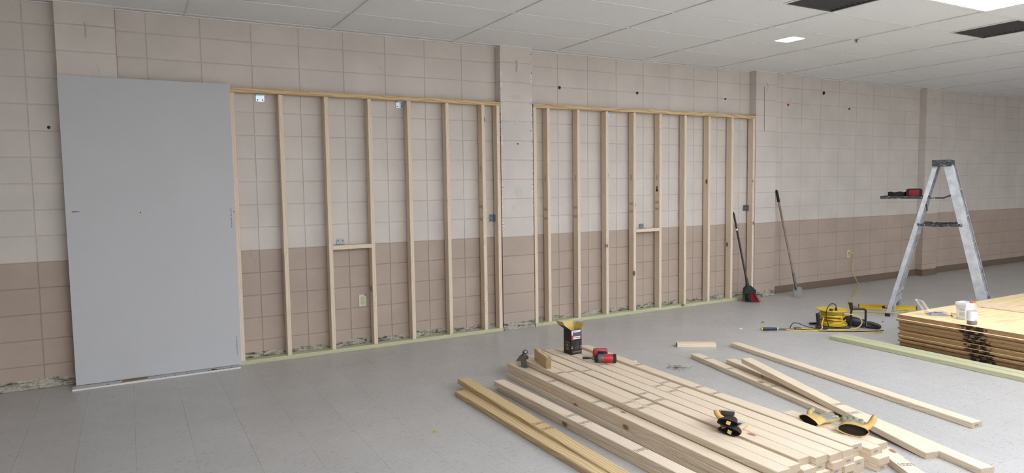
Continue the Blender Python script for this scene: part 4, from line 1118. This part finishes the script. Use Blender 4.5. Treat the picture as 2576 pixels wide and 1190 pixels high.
text_mesh('HUTTIG-GRIP', .0105, MT['tan'], 'brand_print', t, Matrix.Translation((fx, 0, .098)) @ RL)
hx = [(-.034, 0), (-.024, .014), (.024, .014), (.034, 0), (.024, -.014), (-.024, -.014)]
G().tube([RL @ Vector((a, b, 0)) + Vector((fx, 0, .072)) for a, b in hx], .0006, 4, True).build('hexagon_emblem', MT['tan'], t)
g = G(); g.box((fx, 0, .072), (.0006, .016, .012)); g.box((fx, .022, .072), (.0006, .005, .006)); g.box((fx, -.022, .072), (.0006, .005, .006))
for k, w_ in enumerate((.04, .055, .03)): g.box((fx, .002 * k, .048 - k * .007), (.0006, w_, .0022))
g.build('small_print', MT['tan'], t)

# impact driver
t = empty('impact_driver', (2.995, -2.185, TZ), -.614, 'red and black cordless impact driver lying on its side on the pile', 'driver')
RX = Matrix.Rotation(PI / 2, 4, 'Y')
ax = lambda prof, **k: G().lathe(prof, 22, Matrix.Translation((0, 0, .0355)) @ RX, **k)
ax([(.0332, -.002), (.0335, .004), (.0335, .070), (.0325, .074)]).build('motor_housing', MT['red'], t, True)
ax([(.034, .073), (.0352, .078), (.0352, .094), (.030, .098)]).build('rear_cap', MT['black'], t, True)
ax([(.0335, -.001), (.0335, -.030), (.032, -.043)]).build('gear_case', MT['iron'], t, True)
ax([(.0325, -.042), (.0325, -.056), (.026, -.069), (.018, -.072)]).build('nose', MT['black'], t, True)
ax([(.0145, -.071), (.0145, -.086), (.012, -.090)]).build('chuck', MT['iron'], t, True)
ax([(.0045, -.089), (.0045, -.103), (.0075, -.104), (.0075, -.118), (.009, -.121), (.0105, -.122), (.0105, -.164), (.006, -.165)]).build('bit_holder', MT['black'], t, True)
hand = [[(x0 + .021 * math.cos(2 * PI * k / 14), y0, .035 + .018 * math.sin(2 * PI * k / 14)) for k in range(14)] for x0, y0 in ((.03, .015), (.022, .05), (.012, .085), (.0, .112))]
G().loft(hand).build('handle', MT['black'], t, True)
G().box((-.004, .052, .035), (.022, .028, .02), None, .006).build('trigger', MT['red'], t, True)
b = G().loft([rrect(.052, .03, .008, .001), rrect(.058, .033, .010, .010), rrect(.058, .033, .010, .064), rrect(.052, .028, .010, .074)]).build('battery', MT['red'], t, True); b.location = (-.022, .145, 0)
G().box((.018, -.034, .036), (.078, .014, .058), None, .006).build('battery_mount', MT['black'], b, True)
G().box((-.0585, 0, .036), (.004, .03, .036), None, .0015).build('latch', MT['black'], b)
text_mesh('CRAFTSMAN', .0125, MT['white'], 'brand_print', b, Matrix.Translation((.006, -.008, .0742)) @ Matrix.Rotation(PI, 4, 'Z') @ Matrix.Diagonal((.95, 1, 1, 1)))

# grey metal hand tool
t = empty('metal_hand_tool', (2.478, -1.83, .1142), .25, 'grey steel hand tool with blue collar standing beside the brown block', 'hand tool')
G().box((-.004, -.004, .0045), (.042, .085, .003), Matrix.Rotation(.06, 4, 'X'), .001).build('foot_plate', MT['steel'], t)
G().prism([(-.022, 0), (.028, 0), (.024, .058), (-.018, .058)], -.006, .006, Matrix.Translation((.0, .0, .005)) @ Matrix.Rotation(-.08, 4, 'X') @ RF).build('shank', MT['iron'], t)
G().prism([(-.068, 0), (.045, -.004), (.040, .020), (.022, .036), (-.024, .034)], -.014, .014, Matrix.Translation((.0, .004, .058)) @ RF).build('wing', plain('bronze_steel', (112, 104, 92), .45, .7), t)
G().lathe([(.020, 0), (.019, .007), (.016, .009)], 14, Matrix.Translation((.006, .004, .090)) @ Matrix.Rotation(.35, 4, 'Y')).build('collar', plain('blue_collar', (52, 62, 120), .4), t, True)
G().ball((.022, .005, .113), .024, 14, (1.05, .8, .8)).build('knob', MT['iron'], t, True)
G().box((.008, -.0155, .117), (.008, .002, .008), Matrix.Rotation(.4, 4, 'Y')).build('mark', MT['white'], t)

# ------------------------------------------------------------------ work gloves
def glove(name, M, fingers, thumb, mat, cuffmat, lin, label, group, cuff_h=.03, cuff_w=.062, flat=.02, droop=0.0, backmat=None):
    root = D.objects.new(name, None); root.empty_display_size = .05; link(root); root.matrix_world = M; tag(root, label, 'glove', group)
    n = 18
    def ring(x, w_, h, z, cy=0): return [(x, cy + w_ * math.cos(2 * PI * k / n) * (1 + .03 * math.sin(3 * k)), z + h * math.sin(2 * PI * k / n)) for k in range(n)]
    g = G()
    g.loft([ring(-.002, cuff_w * .96, cuff_h * .9, cuff_h), ring(.03, .050, .022, .026), ring(.06, .048, flat, .023), ring(.09, .05, flat * .95, .021), ring(.115, .047, flat * .8, .019), ring(.128, .03, .010, .017)], True, True)
    for (y, L, r, curl) in fingers:
        p0 = Vector((.10, y, .019)); pts = [p0, p0 + Vector((L * .45, y * .12, .004 + curl * .3)), p0 + Vector((L * .8, y * .2, curl * .8)), p0 + Vector((L, y * .22, curl))]
        for q in pts: q.z = max(q.z, r + .0005)
        g.tube(spline(pts, 4), [r * .95] * 4 + [r] * 4 + [r * .95] * 2 + [r * .8, r * .6, r * .25], 10)
    pts = [Vector(q) for q in thumb]
    g.tube(spline(pts, 4), [.017] * 3 + [.0165] * (4 * (len(pts) - 1) - 5) + [.014, .010, .004], 10)
    o = g.build('hand', mat, root, True)
    md = o.modifiers.new('weld', 'REMESH'); md.mode = 'VOXEL'; md.voxel_size = .0034; md.use_smooth_shade = True
    ms = o.modifiers.new('soft', 'SMOOTH'); ms.factor = .5; ms.iterations = 4
    c = G(); c.loft([ring(.024, .052, .024, .027), ring(.004, cuff_w * .98, cuff_h * .95, cuff_h + .001), ring(-.028, cuff_w * 1.08, cuff_h * 1.0, cuff_h + .002), ring(-.033, cuff_w * 1.09, cuff_h * 1.02, cuff_h + .003), ring(-.031, cuff_w * 1.02, cuff_h * .90, cuff_h + .003)], False, False)
    for i, q in enumerate(c.v): c.v[i] = (q[0] + .008 * math.sin(q[1] * 40), q[1], max(.0006, q[2]))
    c.build('cuff', cuffmat, root, True)
    l = G(); l.loft([ring(-.031, cuff_w * 1.0, cuff_h * .88, cuff_h + .003), ring(-.012, cuff_w * .94, cuff_h * .8, cuff_h + .002)], False, True)
    for i, q in enumerate(l.v): l.v[i] = (q[0] + .008 * math.sin(q[1] * 40), q[1], max(.0012, q[2]))
    l.build('lining', lin, root, True)
    return root
F4 = [(-.036, .065, .0125, .0), (-.012, .078, .0135, .0), (.013, .08, .0135, .002), (.036, .07, .0125, .0)]
def place(x, y, z, a, rx=0, ry=0): return Matrix.Translation((x, y, z)) @ Matrix.Rotation(a, 4, 'Z') @ Matrix.Rotation(ry, 4, 'Y') @ Matrix.Rotation(rx, 4, 'X')
gz = .1142
glove('work_glove', place(3.325, -4.075, gz, .62, 0, -.04) @ Matrix.Scale(1.13, 4), F4, [(.015, -.03, .024), (.035, -.065, .035), (.05, -.09, .065), (.06, -.098, .094)], MT['leather'], MT['leather'], MT['lining'], 'yellow leather glove with its open dark cuff toward the viewer, right of its pair', 'pair of yellow leather gloves', .030, .066)
glove('work_glove', place(3.262, -3.86, gz, -.10, 0, -.02) @ Matrix.Scale(1.08, 4), F4, [(.015, .03, .024), (.045, .062, .036), (.075, .078, .045), (.10, .082, .052)], MT['leather'], MT['leather'], MT['lining'], 'yellow leather glove lying flat behind the other, left of its pair', 'pair of yellow leather gloves', .026, .064)
gl = glove('work_glove', place(2.665, -3.79, TZ, .42, 0, 0), [(-.03, .05, .0125, .0), (-.01, .056, .013, .0), (.012, .056, .013, .003), (.032, .05, .0125, .0)], [(.0, .035, .03), (.0, .05, .055), (-.004, .056, .082), (-.006, .056, .10)], MT['leather2'], MT['knit'], plain('black_lining', (16, 14, 14), .95), 'brown and tan work glove with black cuff, the lower one of its pair', 'pair of brown work gloves', .022, .060)
gu = glove('work_glove', place(2.655, -3.775, TZ + .05, .75, 0, -.12), [(-.03, .045, .0125, -.01), (-.01, .05, .013, -.012), (.012, .05, .013, -.012), (.032, .045, .0125, -.01)], [(.01, .03, .028), (.02, .05, .042), (.03, .06, .056), (.04, .062, .064)], MT['leather2'], MT['knit'], D.materials['black_lining'], 'brown and tan work glove crumpled on top of its pair, black cuff open', 'pair of brown work gloves', .022, .052)
for q, c in ((gl, .0), (gu, .006)):
    G().box((-.034, -.004, .022 + c), (.004, .022, .020), Matrix.Rotation(.3, 4, 'X')).build('cuff_tab', MT['card'], q)
    G().loft([[(x, y_ + .0, z_) for x, y_, z_ in [(.015, -.035, .049), (.015, .035, .049), (.075, .038, .046), (.075, -.038, .046)]], [(.015, -.03, .052), (.015, .03, .052), (.07, .034, .049), (.07, -.034, .049)]]).build('back_patch', MT['knit'], q, True)

# ------------------------------------------------------------------ shavings and chips
g = G(); rs = random.Random(21)
for k in range(230):
    a, rr3 = rs.uniform(0, 2 * PI), abs(rs.gauss(0, .42)); x, y = .15 * rr3 * math.cos(a), .10 * rr3 * math.sin(a)
    h = max(.0015, .022 * (1 - rr3) * rs.random()); L = rs.uniform(.010, .045); b = rs.uniform(0, PI); w_ = rs.uniform(.0012, .003)
    M = Matrix.Translation((x, y, h + .002)) @ Matrix.Rotation(b, 4, 'Z') @ Matrix.Rotation(rs.uniform(-.15, .15) if h > .004 else 0, 4, 'Y')
    g.mi = 0 if rs.random() < .65 else 1; g.box((0, 0, 0), (L, w_, .0014), M)
o = g.build('wood_splinters', [plain('weathered_splinter', (196, 192, 180), .8), plain('dark_splinter', (104, 98, 90), .8)], None, False, (3.765, -2.19, 0), (0, 0, -.5)); tag(o, 'heap of grey splinters swept up behind the pile', 'splinters', None, 'stuff')
chips = [(1650, 891, 3.60, -1.83, .03, 'white', 'flat pale chip on the floor between the pile and the offcut'), (0, 0, 5.86, -1.27, .03, 'black', 'small dark chip on the floor between the broom and the reel'), (0, 0, 5.40, -1.38, .03, 'white', 'white crumb on the floor beyond the pry tool handle'),
         (0, 0, 6.95, -1.96, .022, 'black', 'dark crumb on the floor between reel and plywood'), (0, 0, 4.05, -2.88, .02, 'black', 'dark speck on the floor left of the nearer loose boards')]
for (_, _, x, y, r_, m_, lab) in chips:
    n = 7; poly = [(r_ * (.5 + .3 * rs.random()) * math.cos(2 * PI * k / n), r_ * (.3 + .3 * rs.random()) * math.sin(2 * PI * k / n)) for k in range(n)]
    tag(G().prism(poly, 0, .006).build('debris_chip', MT['white'] if m_ == 'white' else MT['iron'], None, False, (x, y, 0)), lab, 'debris', 'chips on the floor')

g = G(); rs = random.Random(31)
for k in range(70):
    a, r_ = rs.uniform(0, 6.28), abs(rs.gauss(0, .022)); g.box((r_ * math.cos(a) * 1.2, r_ * math.sin(a), .001), (rs.uniform(.002, .007), rs.uniform(.002, .005), .0016), Matrix.Rotation(a, 4, 'Z'))
tag(g.build('sawdust', MT['card'], None, False, (1.43, -2.50, 0)), 'small smear of tan sawdust on the floor left of the yellow boards', 'sawdust', None, 'stuff')
